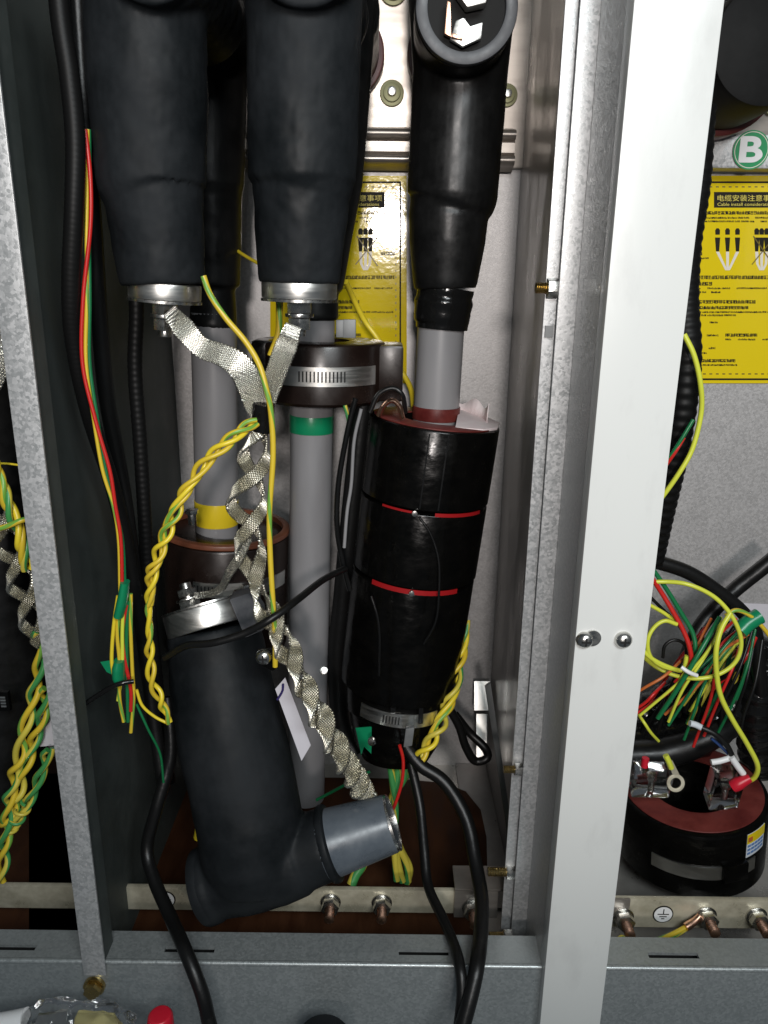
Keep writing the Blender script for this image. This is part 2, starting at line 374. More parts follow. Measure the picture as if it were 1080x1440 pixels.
def screw(c, r, parent, m='nut'):
    c = np.array(c); f = np.array([0, -1.0, 0])
    mb = MB().sweep([c, c+f*r*0.35, c+f*r*0.7, c+f*r*0.85], [r, r*0.97, r*0.7, r*0.25], 24)
    h = obj('screw', mb, MT[m], parent)
    k = MB().obox(c+f*r*0.86, (r*0.5, 0, 0), (0, r*0.06, 0), (0, 0, r*0.10)).obox(c+f*r*0.86, (r*0.10, 0, 0), (0, r*0.05, 0), (0, 0, r*0.5))
    obj('cross_recess', k, MT['dark'], h); return h
for px in (822, 876):
    c = P(px, 899, YF-0.012); h = screw(c, M(12.5, c), post)
c = P(833, 897, YF-0.0125); obj('screw_washer', MB().cyl(c, c+np.array([0, -0.0012, 0]), M(12, c), 24), MT['nut'], post)
sq = P(772, 466, 0.630); obj('square_hole', MB().box((sq[0]-0.0035, 0.6275, sq[2]-0.0045), (sq[0]+0.003, 0.6298, sq[2]+0.0045)), MT['grey_sheet'], post)

# thin zinc strip at the left
xs1 = P(33, 394, YF-0.006)[0]; xs0 = P(-9, 394, YF-0.006)[0]
strip = thing('upright_strip', ((xs0+xs1)/2, YF-0.006, ZL-0.03), 'narrow galvanised steel upright at the left, bolted to the beam', 'upright')
zb = P(130, 1372, YF-0.006)[2]
obj('flat_face', vprism([(xs0, YF-0.006), (xs1, YF-0.006), (xs1, YF-0.0035), (xs0, YF-0.0035)], zb, ZT), MT['galv'], strip, bevel=0.0006)
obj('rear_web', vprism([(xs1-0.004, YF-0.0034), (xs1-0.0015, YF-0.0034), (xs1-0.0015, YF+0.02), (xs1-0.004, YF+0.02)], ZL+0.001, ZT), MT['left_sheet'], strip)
bolt0 = P(134, 1384, YF-0.001)
bb = thing('beam_bolt', bolt0, 'dull brass bolt head in the beam below the narrow upright', 'bolt')
r = M(13, bolt0)
obj('head', MB().cyl(bolt0+[0, -0.0042, 0], bolt0+[0, -0.010, 0], r*0.95, 6), MT['brass'], bb, bevel=0.0006)
obj('washer', MB().cyl(bolt0+[0, -0.0005, 0], bolt0+[0, -0.004, 0], r*1.15, 24), MT['brass'], bb)

# ================================================================== EARTH BARS
def earth_bar(x0, x1, Y, pya, pyb, pref, label):
    za, zb_ = P(pref, pya, Y)[2], P(pref, pyb, Y)[2]
    t = thing('earth_bar', ((x0+x1)/2, Y, zb_), label, 'busbar')
    obj('bar', MB().box((x0, Y, zb_), (x1, Y+0.006, za)), MT['barm'], t, bevel=0.0012)
    return t, (za+zb_)/2, zb_, za
YE = 0.655
eb, ze, _, zet = earth_bar(-0.60, XP-0.038, YE, 1252, 1283, 500, 'tinned earth bar running along the foot of the middle compartment')
YE2 = 0.635
eb2, ze2, _, zet2 = earth_bar(XP+0.01, 0.62, YE2, 1266, 1305, 960, 'tinned earth bar across the right compartment with a white earth mark')
hook = P(690, 1245, YE-0.004)
obj('end_bracket', MB().box((P(640, 1245, YE-0.004)[0], YE-0.004, zet-0.03), (XP-0.03, YE-0.0005, zet+0.004)).box((P(640, 1245, YE-0.004)[0], YE-0.004, zet+0.0042), (XP-0.003, YE+0.03, zet+0.007)), MT['stainless'], eb, bevel=0.001)
obj('end_bracket', MB().box((XP+0.012, YE2-0.003, zet2-0.028), (P(885, 1270, YE2)[0], YE2-0.0005, zet2+0.003)), MT['stainless'], eb2, bevel=0.001)
# a local earth bolt, pointing at -Y
def make_bolt(label):
    t = thing('earth_bolt', (0, 0, 0), label, 'bolt', 'bolts through the earth bars')
    obj('washer', MB().cyl((0, 0, 0), (0, -0.002, 0), 0.0108, 28), MT['nut'], t, local=True, bevel=0.0004)
    obj('spring_washer', MB().cyl((0, -0.0022, 0), (0, -0.0044, 0), 0.0088, 28), MT['nut'], t, local=True, bevel=0.0004)
    obj('nut', MB().cyl((0, -0.0046, 0), (0, -0.0115, 0), 0.0098, 6), MT['nut'], t, local=True, bevel=0.0006)
    C = [(0, -0.0117-0.001*i, 0) for i in range(15)]
    R = [0.0053 if i % 2 else 0.0047 for i in range(15)]; R[-1] = 0.0035
    obj('stud', MB().sweep(C, R, 16), MT['copper'], t, local=True)
    return t
spots = [((465, 1264), YE, ze, 'earth bolt with copper stud nearest the grey cone of the fallen arrester'),
         ((537, 1264), YE, ze, 'earth bolt with copper stud below the striped wires, second from the grey cone'),
         ((664, 1272), YE-0.004, ze-0.001, 'earth bolt on the bracket end of the bar behind the black cables'),
         ((877, 1280), YE2-0.003, ze2, 'brassy earth bolt beside the white post in the right compartment'),
         ((992, 1288), YE2, ze2, 'earth bolt clamping the short striped wire lug'),
         ((1062, 1293), YE2, ze2, 'earth bolt at the right edge of the photo')]
b0 = None
for (px, py), Y, z, lab in spots:
    loc = P(px, py, Y); loc[2] = z
    if b0 is None: b0 = make_bolt(lab); b0.location = tuple(loc)
    else: copytree(b0, loc, lab)
def earth_mark(px, py, Y, z, parent):
    c = P(px, py, Y); c[2] = z; r = 0.0105
    f = np.array([0, -1.0, 0])
    d = obj('earth_mark', MB().cyl(c, c+f*0.0006, r, 36), MT['ink'], parent)
    w_ = obj('white_disc', MB().cyl(c+f*0.0004, c+f*0.0009, r*0.88, 36), MT['whitep'], d)
    mb = MB()
    for dz, hw in ((0.0005, 0.0058), (-0.0024, 0.0038), (-0.0050, 0.0016)):
        mb.box((c[0]-hw, Y-0.0012, c[2]+dz-0.0005), (c[0]+hw, Y-0.0009, c[2]+dz+0.0005))
    mb.box((c[0]-0.0005, Y-0.0012, c[2]+0.001), (c[0]+0.0005, Y-0.0009, c[2]+0.0068))
    obj('earth_symbol', mb, MT['ink'], d)
earth_mark(932, 1287, YE2, ze2, eb2)
earth_mark(233, 1265, YE, ze, eb)

# ================================================================== WARNING PLATES (same sheet in both compartments)
_MBtxt = {}
def text_mb(s, org, ux, uz, h, center=False):
    c = bpy.data.curves.new('t', 'FONT'); c.body = s; c.size = 1
    o = bpy.data.objects.new('t', c); COL.objects.link(o)
    me = bpy.data.meshes.new_from_object(o.evaluated_get(bpy.context.evaluated_depsgraph_get()))
    co = np.zeros(len(me.vertices)*3); me.vertices.foreach_get('co', co); co = co.reshape(-1, 3)
    fs = [tuple(p.vertices) for p in me.polygons]
    bpy.data.objects.remove(o); bpy.data.curves.remove(c)
    lo, hi = co[:, :2].min(0), co[:, :2].max(0); k = h/(hi[1]-lo[1])
    q = (co[:, :2]-lo)*k
    return q, fs, (hi-lo)*k
def put_text(mb, s, px0, py0, px1, py1, Y, f):
    a, b, c_ = P(px0, py1, Y), P(px1, py1, Y), P(px0, py0, Y)
    q, fs, sz = text_mb(s, 0, 0, 0, 1.0)
    q = q/np.array([sz[0], sz[1]])
    V = [a+(b-a)*u+(c_-a)*v+np.array([0, f, 0]) for u, v in q]
    mb.add(V, fs); return mb
def plate(dx, dy, label, flip=False):
    Y = YB-0.0025
    def Q(px, py, e=0.0): p = P(px+dx, py+dy, Y); p[1] -= e; return p
    x0, x1, y0, y1 = 937, 1129, 247, 539
    base = [Q(x0, y1), Q(x1, y1), Q(x1, y0), Q(x0, y0)]
    t = thing('warning_plate', np.mean(base, axis=0), label, 'notice', 'yellow cable fitting notices')
    obj('sheet', MB().prism(base, (0, 0.0012, 0)), MT['yellow'], t)
    def quad(mb, a, b, c, d, e=0.0003): return mb.prism([Q(a, d, 0.0), Q(c, d, 0.0), Q(c, b, 0.0), Q(a, b, 0.0)], (0, -e, 0))
    ink = MB()
    for a in ((945, 255, 1121, 257.6), (945, 532, 1121, 534.6), (945, 257.6, 947.2, 532), (1118.8, 257.6, 1121, 532)): quad(ink, *a)
    obj('border', ink, MT['ink'], t)
    dots = MB()
    for i in range(18): quad(dots, 952+i*9.1, 262, 956+i*9.1, 263.6); quad(dots, 952+i*9.1, 525, 956+i*9.1, 526.6)
    for i in range(28): quad(dots, 1113, 270+i*9.1, 1114.4, 273+i*9.1)
    obj('dotted_line', dots, MT['inkb'], t)
    tb = MB(); quad(tb, 1004, 270, 1098, 292)
    box_ = obj('title_box', tb, MT['ink'], t)
    tm = MB(); Yt = Y-0.0007
    put_text(tm, '电缆安装注意事项', 1009+dx, 274+dy, 1094+dx, 283+dy, Yt, 0)
    put_text(tm, 'Cable install considerations', 1009+dx, 285+dy, 1090+dx, 289.5+dy, Yt, 0)
    obj('title_lettering', tm, MT['inkt'], box_)
    rows = MB(); rnd = random.Random(3)
    for (a, b, y, h, wlo, whi) in ((974, 1112, 297, 4.6, 2.5, 4.5), (974, 1112, 305, 2.6, 4, 9), (974, 1078, 310, 2.6, 4, 9),
                               (967, 988, 354, 5, 2.5, 4.5), (967, 1000, 362, 2.4, 4, 8), (1092, 1112, 354, 5, 2.5, 4.5),
                               (967, 1112, 387.5, 5, 2.5, 4.5), (967, 1001, 396.5, 5, 2.5, 4.5), (967, 1110, 404, 2.6, 4, 9), (967, 1012, 409.5, 2.6, 4, 9),
                               (980, 1062, 422, 4.8, 2.5, 4.5), (979, 1052, 430.5, 4.2, 2.5, 4.5), (979, 1110, 437.5, 2.6, 4, 9), (979, 1040, 442, 2.6, 4, 9),
                               (998, 1010, 452, 2.6, 3, 5), (970, 978, 470, 3.5, 3, 4), (994, 1010, 470, 3, 3, 6), (1020, 1064, 469, 4.4, 2.5, 4.5), (1020, 1080, 476, 2.6, 4, 9),
                               (970, 982, 487, 4.2, 2.5, 4.5), (992, 1006, 488, 3, 3, 5), (977, 994, 495, 2.6, 3, 6),
                               (981, 1034, 505, 4.2, 2.5, 4.5), (982, 1036, 512, 2.4, 4, 8)):
        x = a
        while x < b:
            ww = min(rnd.uniform(wlo, whi), b-x)
            yy = y+rnd.uniform(-.15, .15)
            if h > 4:
                for q in rnd.sample((0, .3, .6, .85), 3): quad(rows, x, yy+h*q, x+ww*0.82, yy+h*q+0.75)
                for q in rnd.sample((0, .4, .7), 2): quad(rows, x+ww*q, yy, x+ww*q+0.7, yy+h, e=0.00035)
            elif rnd.random() < 0.9:
                q = x
                while q < x+ww*0.85:
                    hh = rnd.choice((0, 0, 0.5)); quad(rows, q, yy+hh*h*.5, q+0.8, yy+h)
                    if rnd.random() < .6: quad(rows, q, yy+h*rnd.choice((.1, .45, .8)), q+1.3, yy+h*rnd.choice((.1, .45, .8))+0.6, e=0.00035)
                    q += 1.55
            x += ww
    obj('small_print', rows, MT['ink'], t)['kind'] = 'stuff'
    def legs(cx, spread, thin):
        bl = MB(); wh = MB(); hd = MB()
        for s in (-1, 0, 1):
            X = cx+s*spread
            bl.prism([Q(X-3.6, 334), Q(X+3.6, 334), Q(X+2.2, 353.5), Q(X-2.2, 353.5)], (0, -0.0004, 0))
            bl.prism([Q(X-3.0, 330), Q(X+3.0, 330), Q(X+3.4, 324), Q(X+1.5, 321), Q(X-1.5, 321), Q(X-3.4, 324)], (0, -0.0004, 0))
            X2 = cx+s*1.6
            wh.prism([Q(X-2.2, 354), Q(X+2.2, 354), Q(cx+s*6+1.8, 371), Q(X2+1.6, 380), Q(X2-1.6, 380), Q(cx+s*6-1.8, 371)], (0, -0.0003-0.0001*s, 0))
        obj('termination_drawing', bl, MT['ink'], t); obj('cable_leg_drawing', wh, MT['inkw'], t)
    legs(1023, 14, 0); legs(1071, 7, 0)
    cross = MB()
    for a, b in (((1059, 332), (1088, 374)), ((1088, 334), (1057, 372))):
        A, B = Q(*a, 0.0007), Q(*b, 0.0007); d = unit(B-A); n = np.array([-d[2], 0, d[0]])*0.0006
        cross.prism([A-n, B-n, B+n, A+n], (0, -0.0002, 0))
    obj('cross_out', cross, MT['inkb'], t)
    return t
plate(0, 0, 'yellow cable notice on the back wall of the right compartment')
plate(-557, 0, 'yellow cable notice half hidden behind the black middle connectors')
# green phase disc
c = P(1056, 211, YB-0.0385); f = np.array([0, -1.0, 0])
gd = thing('phase_disc', c, 'round green disc with white letter B on the steel rail', 'label')
r = M(25.5, c)
obj('disc', MB().cyl(c, c+f*0.0008, r, 48), MT['greendisc'], gd)
obj('rim_line', MB().tubewall(c+f*0.0008, c+f*0.0011, r*0.93, r*0.89, 48), MT['inkw'], gd)
tm = MB(); put_text(tm, 'B', 1042, 193, 1071, 227, YB-0.0385-0.0011, 0)
for i, v in enumerate(tm.v): tm.v[i] = (v[0]+(v[2]-c[2])*0.12, v[1], v[2])
# bold: thicken by doubling the outline sideways
base_v = list(tm.v); base_f = list(tm.f)
for k, (ox, oz) in enumerate(((0.0016, 0), (-0.0016, 0), (0, 0.0012), (0, -0.0012), (0.0011, 0.0009), (-0.0011, -0.0009))):
    tm.add([(v[0]+ox, v[1]-0.00002*(k+1), v[2]+oz) for v in base_v], base_f)
obj('letter', tm, MT['whitep'], gd, smooth=None)

# ================================================================== CONNECTORS AND ARRESTERS
def prof(pts, n=3):                    # (px,py,Y,halfwidth px) -> centres, radii; linear with extra samples
    C, R = [], []
    for i, (px, py, Y, hw) in enumerate(pts):
        p = P(px, py, Y); r = M(hw, p)
        if i:
            for k in range(1, n): C.append(C0+(p-C0)*k/n); R.append(r0+(r-r0)*k/n)
        C.append(p); R.append(r); C0, r0 = p, r
    return np.array(C), np.array(R)
def dented(me, amp, scale, seed=0):
    from mathutils import noise
    n = len(me.vertices); co = np.zeros(n*3); no = np.zeros(n*3)
    me.vertices.foreach_get('co', co); me.vertices.foreach_get('normal', no)
    co = co.reshape(-1, 3); no = no.reshape(-1, 3); off = Vector((seed, seed*2.1, 0))
    d = np.array([noise.noise(Vector(p)*scale+off)+0.5*noise.noise(Vector(p)*scale*2.3+off) for p in co])
    me.vertices.foreach_set('co', (co+no*(d*amp)[:, None]).ravel()); me.update()
    return me
YA = 0.62
def arrester(label, pts, cap, ring, nutx, seed):
    C, R = prof(pts); mb = MB().sweep(C, R, 40)
    a = P(cap[0], cap[1], YA-0.050); b = P(cap[0], cap[1], YA); b[0] = a[0]; b[2] = a[2]
    rr = M(cap[2], a); mb.cyl(a, b+[0, 0.10, 0], rr, 40)
    base = P(ring[0], ring[2], YA)
    t = thing('surge_arrester', base, label, 'surge arrester', 'black rubber surge arresters')
    link('rubber_body', dented(dented(fuse(mb, 0.0017, 5), 0.0011, 26, seed), 0.0005, 75, seed), MT['rubber'], t)
    top, bot = P(ring[0], ring[1], YA), P(ring[0], ring[2], YA); r = M(ring[3], top)
    ax = unit(bot-top)
    e = obj('end_cap', MB().cyl(top, bot, r, 64), MT['steel'], t, bevel=0.0015)
    obj('cap_lip', MB().cyl(bot+ax*0.0002, bot+ax*0.0022, r*1.02, 64), MT['nut'], t)
    n0 = bot+ax*0.002
    obj('nut', MB().cyl(n0, n0+ax*0.009, M(19, n0), 6), MT['nut'], t, bevel=0.0008)
    obj('washer', MB().cyl(n0+ax*0.0092, n0+ax*0.012, M(20, n0), 24), MT['nut'], t, bevel=0.0004)
    n1 = n0+ax*0.0125
    obj('lower_nut', MB().cyl(n1, n1+ax*0.009, M(17, n1), 6), MT['nut'], t, bevel=0.0008)
    obj('stud', MB().cyl(n1+ax*0.009, n1+ax*0.014, M(9, n1), 16), MT['nut'], t, bevel=0.0005)
    return t, n1
arrester('matt black surge arrester with shiny end cap, leftmost at the top',
         [(203, -170, YA, 84), (205, 0, YA, 85), (209, 130, YA, 82), (213, 258, YA, 75), (215, 266, YA, 71), (217, 271, YA, 67.5), (218, 290, YA, 66.5), (224, 340, YA, 63), (229, 390, YA, 59), (230, 400, YA, 57)],
         (208, -84, 80), (232, 398, 421, 50), 0, 1)
arrester('matt black surge arrester with shiny end cap, in front of the half hidden notice',
         [(428, -170, YA, 82), (428, 0, YA, 82), (427, 130, YA, 79), (425, 252, YA, 76), (425, 262, YA, 71), (424, 268, YA, 67.5), (424, 292, YA, 66), (422, 345, YA, 62), (421, 385, YA, 58), (421, 398, YA, 56)],
         (428, -84, 82), (421, 396, 420, 53), 0, 5)

YT = 0.80
def tconn(label, pts, m, cable_pts, collars=None, extra=None):
    C, R = prof(pts); mb = MB().sweep(C, R, 40)
    t = thing('cable_connector', P(pts[-1][0], pts[-1][1], YT), label, 'cable connector', 'black cable T connectors')
    hub = P(pts[1][0], 15, YT)
    mb.cyl(hub, hub+[0, YB-0.012-YT, 0], M(66, hub), 36, M(62, hub))
    if extra: extra(mb)
    link('rubber_body', dented(fuse(mb, 0.0018, 2), 0.0004, 30, 3), m, t)
    fl = hub+[0, YB-0.034-YT, 0]
    obj('bushing_flange', MB().cyl(fl, fl+[0, 0.02, 0], M(72, hub), 40), MT['darkred'], t, bevel=0.002)
    return t
def cable(label, pts, Rpx, m='pvc'):
    C = np.array([P(x, y, Y) for x, y, Y in pts]); C = catmull(C, 40); r = M(Rpx, C[0])
    t = thing('power_cable', C[-1], label, 'power cable', 'grey power cables')
    obj('sheath', MB().sweep(C, r, 36), MT[m], t)
    return t, C, r
def band(t, C, r, y0, y1, m, name, pad=0.0006):
    zz = C[:, 2]; Z0 = P(C[0][0]*0+540, y0, YT)[2]; Z1 = P(540, y1, YT)[2]
    idx = [np.array([np.interp(z, zz[::-1], C[::-1, 0]), np.interp(z, zz[::-1], C[::-1, 1]), z]) for z in (Z0, (Z0+Z1)/2, Z1)]
    return obj(name, MB().sweep(idx, r+pad, 36), MT[m], t, bevel=0.0003)
# left (behind), middle (behind), right (open)
tconn('left cable connector, almost hidden behind the leftmost arrester',
      [(290, -170, YT, 60), (292, 0, YT, 58), (295, 130, YT, 52), (296, 260, YT, 47), (297, 275, YT, 43), (300, 400, YT, 37), (300, 404, YT, 30), (300, 455, YT, 33), (300, 460, YT, 32)], MT['rubber_new'], None)
t, C, r = cable('grey power cable with yellow tape going into a ring transformer', [(300, 440, YT), (303, 600, YT), (305, 760, YT), (307, 900, YT), (308, 1120, YT)], 32)
band(t, C, r, 706, 738, 'yellowtape', 'yellow_tape')
tconn('middle cable connector behind the arrester with the yellow notice beside it',
      [(470, -170, YT, 64), (468, 0, YT, 62), (464, 150, YT, 55), (459, 255, YT, 51), (455, 300, YT, 46), (443, 400, YT, 40), (442, 405, YT, 34), (440, 445, YT, 36), (440, 450, YT, 33)], MT['rubber_new'], None)
t, C, r = cable('grey power cable with green tape below the clamped ring transformer', [(440, 430, YT), (438, 600, YT), (436, 750, YT), (434, 900, YT), (430, 1120, YT)], 31.5)
band(t, C, r, 584, 608, 'greentape', 'green_tape')
cup_c = P(656, 12, 0.715)
def cupx(mb):
    a = cup_c.copy(); b = a+[0, 0.09, 0]
    mb.cyl(a+[0, 0.004, 0], b, M(73, a), 48, M(70, a))
tc = tconn('right cable connector with an open front socket showing its bolt',
      [(650, -170, YT, 78), (650, 0, YT, 76), (647, 100, YT, 67), (641, 200, YT, 65), (636, 276, YT, 63.5), (634, 286, YT, 61), (632, 293, YT, 56), (632, 297, YT, 54.5), (631, 303, YT, 56), (629, 340, YT, 53.5), (626, 398, YT, 45), (626, 406, YT, 43)], MT['rubber_new'], None, extra=cupx)
rO = M(72, cup_c)
obj('socket_rim', MB().tubewall(cup_c-[0, 0.004, 0], cup_c+[0, 0.006, 0], rO, rO*0.755, 64), MT['rubber_rim'], tc, bevel=0.0025)
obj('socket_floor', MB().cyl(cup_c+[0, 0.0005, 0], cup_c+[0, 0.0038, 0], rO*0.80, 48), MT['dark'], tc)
# lug tongue, nut and copper inside the socket
lug0 = P(652, 48, 0.713)
obj('lug', MB().prism([P(632, 58, 0.712), P(650, 68, 0.710), P(676, 57, 0.712), P(678, 34, 0.712), P(660, 40, 0.711), P(651, 28, 0.710), P(640, 32, 0.711)], (0, -0.006, 0)), MT['steel'], tc, bevel=0.001)
obj('copper_edge', MB().prism([P(624, 50, 0.711), P(634, 55, 0.711), P(633, 6, 0.711), P(628, 4, 0.711)], (0, -0.006, 0)), MT['copper'], tc, bevel=0.0008)
obj('copper_edge', MB().prism([P(636, 50, 0.708), P(648, 54, 0.708), P(650, 60, 0.708), P(634, 56, 0.708)], (0, -0.008, 0)), MT['copper'], tc, bevel=0.0008)
n0 = P(664, -10, 0.712); obj('bolt_nut', MB().cyl(n0, n0+[0, -0.014, 0], M(26, n0), 6), MT['steel'], tc, bevel=0.001)
obj('bolt_end', MB().cyl(n0+[0, -0.0138, 0], n0+[0, -0.02, 0], M(13, n0), 20), MT['nut'], tc, bevel=0.0006)
# its taped tail and cable
C, R = prof([(627, 404, YT, 40), (625, 416, YT, 39.5), (624, 425, YT, 41), (622, 440, YT, 40), (622, 452, YT, 38), (621, 462, YT, 36)], 5)
R = R*(1+0.012*np.sin(np.arange(len(R))*0.8))
obj('taped_tail', MB().sweep(C, R, 40), MT['tape'], tc, smooth=60)
t, C, r = cable('pale grey power cable entering the black stack of ring transformers', [(621, 445, YT), (612, 600, YT), (600, 760, YT), (585, 900, YT), (575, 1010, YT)], 33)
band(t, C, r, 570, 588, 'redface', 'red_tape', 0.0012)

# ================================================================== RING TRANSFORMERS
def ring_body(a, b, ro, ri, seg=64, ch=0.004):
    a = np.array(a); b = np.array(b); t = unit(b-a)
    T, N, B = frames(np.array([a, b]), np.array([0.0, -1, 0.02])); ang = np.linspace(0, 2*math.pi, seg, endpoint=False); V = []
    L = [(a, ri), (a, ro-ch), (a+t*ch*.4, ro-ch*.3), (a+t*ch, ro), (b-t*ch, ro), (b, ro-ch), (b, ri)]
    for c, r in L:
        for x in ang: V.append(c+r*(math.cos(x)*N[0]+math.sin(x)*B[0]))
    n = len(L); fs = []
    for q in range(n):
        for j in range(seg):
            k = (j+1) % seg; q2 = (q+1) % n
            fs.append((q*seg+j, q*seg+k, q2*seg+k, q2*seg+j))
    return MB().add(V, fs)
def band_arc(c, ax, r, h, a0, a1, th=0.0012, seg=48, ref=(0, -1, 0.02)):
    T, N, B = frames(np.array([c, c+ax]), np.array(ref)); V = []; fs = []
    for i in range(seg+1):
        a = a0+(a1-a0)*i/seg; d = math.cos(a)*N[0]+math.sin(a)*B[0]
        for q, z in ((r, -h), (r+th, -h), (r+th, h), (r, h)): V.append(c+d*q+ax*z)
    for i in range(seg):
        for j in range(4):
            k = (j+1) % 4; fs.append((i*4+j, i*4+k, (i+1)*4+k, (i+1)*4+j))
    fs += [(0, 1, 2, 3), (seg*4+3, seg*4+2, seg*4+1, seg*4)]
    return MB().add(V, fs)
def hose_clamp(t, c, ax, r, h, slots, screw_at=None, a0=-2.6, a1=2.6):
    b_ = obj('hose_clamp', band_arc(c, ax, r+0.0004, h, a0, a1), MT['steel'], t)
    T, N, B = frames(np.array([c, c+ax]), np.array((0, -1, 0.02)))
    mb = MB()
    if slots:
        for a in np.arange(slots[0], slots[1], 0.055):
            d = math.cos(a)*N[0]+math.sin(a)*B[0]; s = -math.sin(a)*N[0]+math.cos(a)*B[0]
            mb.obox(c+d*(r+0.0017), s*0.0007+ax*0.00015, d*0.0002, ax*h*0.55)
        obj('worm_slots', mb, MT['dark'], b_)
    if screw_at is not None:
        d = math.cos(screw_at)*N[0]+math.sin(screw_at)*B[0]; s = -math.sin(screw_at)*N[0]+math.cos(screw_at)*B[0]
        hb = MB().obox(c+d*(r+0.005), s*0.010, d*0.0042, ax*h*1.05)
        obj('clamp_housing', hb, MT['nut'], t, bevel=0.001)
        obj('clamp_screw', MB().cyl(c+d*(r+0.006)+s*0.010, c+d*(r+0.006)+s*0.019, 0.0042, 6), MT['nut'], t, bevel=0.0005)
    return b_
# right stack: three black rings, tilted with the cable
def axis_pt(py, px, Y=0.775): return P(px, py, Y)
top = axis_pt(590, 611); bot = axis_pt(952, 562)
AX = unit(bot-top); L = np.linalg.norm(bot-top)
RS = M(92, top)
labs = ['black ring transformer, topmost of the stack, with pinkish paper in its mouth', 'middle black ring transformer of the stack, between two red rims', 'lowest black ring transformer of the stack, under the bright red rim']
for k in range(3):
    FR = (0.0, 0.27, 0.545, 1.0); a = top+AX*(L*FR[k]+(0.0034 if k == 2 else 0.0024 if k else 0)); b = top+AX*(L*FR[k+1]-0.0002)
    off = np.array([[0, 0, 0], [-0.0003, -0.0016, 0], [-0.001, -0.0032, 0]][k])
    a = a+off; b = b+off; Rk = RS*[1.0, 0.995, 0.985][k]
    t = thing('ring_transformer', b, labs[k], 'transformer', 'ring current transformers')
    obj('case', ring_body(a, b, Rk, RS*0.52, ch=0.0016), MT['blackcase'], t, smooth=30)
    if k == 0:
        obj('top_face', ring_body(a-AX*0.0015, a-AX*0.0002, Rk*0.93, RS*0.53, ch=0.0004), MT['redface'], t)
        T, N, B = frames(np.array([a, b]), np.array([0.0, -1, 0.02]))
        obj('corner_seam', MB().obox((a+b)/2+N[0]*(Rk+0.0002)+B[0]*0.008, AX*L*0.125, N[0]*0.0004, B[0]*0.0007).obox((a+b)/2+N[0]*(Rk-0.0004)-B[0]*0.010, AX*L*0.125, N[0]*0.0004, B[0]*0.0007), MT['blackgloss'], t)
    else:
        for a0_, a1_ in (((-0.98, -0.12), (0.22, 0.72)) if k == 1 else ((-0.72, 0.74),)):
            obj('red_rim', band_arc(a-AX*0.0010, AX, Rk*0.983, 0.0030 if k == 2 else 0.0018 if a0_ < 0 else 0.0011, a0_, a1_, Rk*0.012), MT['redline'], t)
        T, N, B = frames(np.array([a, b]), np.array([0.0, -1, 0.02]))
        s0 = a-AX*0.0012+N[0]*Rk*0.99-B[0]*(0.004 if k == 2 else 0.012)*(-1)
        obj('terminal_screw', MB().cyl(s0, s0+N[0]*0.004, 0.0028, 16), MT['nut'], t, bevel=0.0004)
    if k == 2: b_last, R_last = b, Rk
# clamped tail under the stack
tb0 = b_last+AX*0.002
tail_end = axis_pt(1062, 556, 0.755)
t = thing('clamp_collar', tail_end, 'black collar with steel hose clamp below the stacked ring transformers', 'collar')
Cc = np.array([tb0, tb0+(tail_end-tb0)*0.35, tb0+(tail_end-tb0)*0.36, tb0+(tail_end-tb0)*0.8, tail_end])
rc = M(70, tb0)
obj('rubber_collar', MB().sweep(Cc, [rc*1.05, rc*1.03, rc*0.98, rc*0.85, rc*0.68], 48), MT['blackcase'], t, bevel=0.001)
cc = P(556, 968, 0.755); cc = tb0+(tail_end-tb0)*0.16
hose_clamp(t, cc, AX, rc*1.045, M(10, cc), (0.0, 0.33), None, -0.75, 0.75)
q = cc+unit(np.array([0.12, -1, 0.2]))*rc*1.08
obj('tie_strap', MB().obox(q+np.array([-0.0135, 0.002, 0]), (0.0028, 0, 0), (0, 0.002, 0), (0, 0, 0.016)), MT['blackgloss'], t, bevel=0.0006)
obj('tie_strap', MB().obox(q+np.array([0.016, 0.003, 0]), (0.0025, 0, 0), (0, 0.002, 0), (0, 0, 0.016)), MT['blackgloss'], t, bevel=0.0006)
s0 = P(523, 1040, 0.70); obj('collar_screw', MB().cyl(s0, s0+[0, -0.006, 0], 0.0042, 18), MT['nut'], t, bevel=0.001)
cl = P(575, 1035, 0.695)
obj('clip', MB().obox(cl, (0.0045, 0, 0.001), (0, 0.003, 0), (0.001, 0, 0.011)), MT['grey_sheet'], t, bevel=0.001)
# paper and copper in the mouth of the stack
pp = top+AX*(-0.002)
paper = MB(); Vp = []; fs = []
for i in range(15):
    a = 0.05+i*0.115; rr = RS*0.80
    d = np.array([math.sin(a)*rr, -math.cos(a)*rr*0.0+math.cos(a)*rr, 0])
    for z, q in ((-0.004, 1.0), (0.012+0.004*math.sin(i), 1.02)): Vp.append(pp+np.array([d[0]*q, d[1]*q*0.9+0.0, z]))
fs = [(2*i, 2*i+2, 2*i+3, 2*i+1) for i in range(14)]
pm = paper.add(Vp, fs).mesh('wrapping_paper', 60)
po = link('wrapping_paper', pm, MT['paper']); tag(po, 'pinkish wrapping paper sticking out of the stacked transformers behind the pale cable', 'paper')
sm = po.modifiers.new('thick', 'SOLIDIFY'); sm.thickness = 0.0008
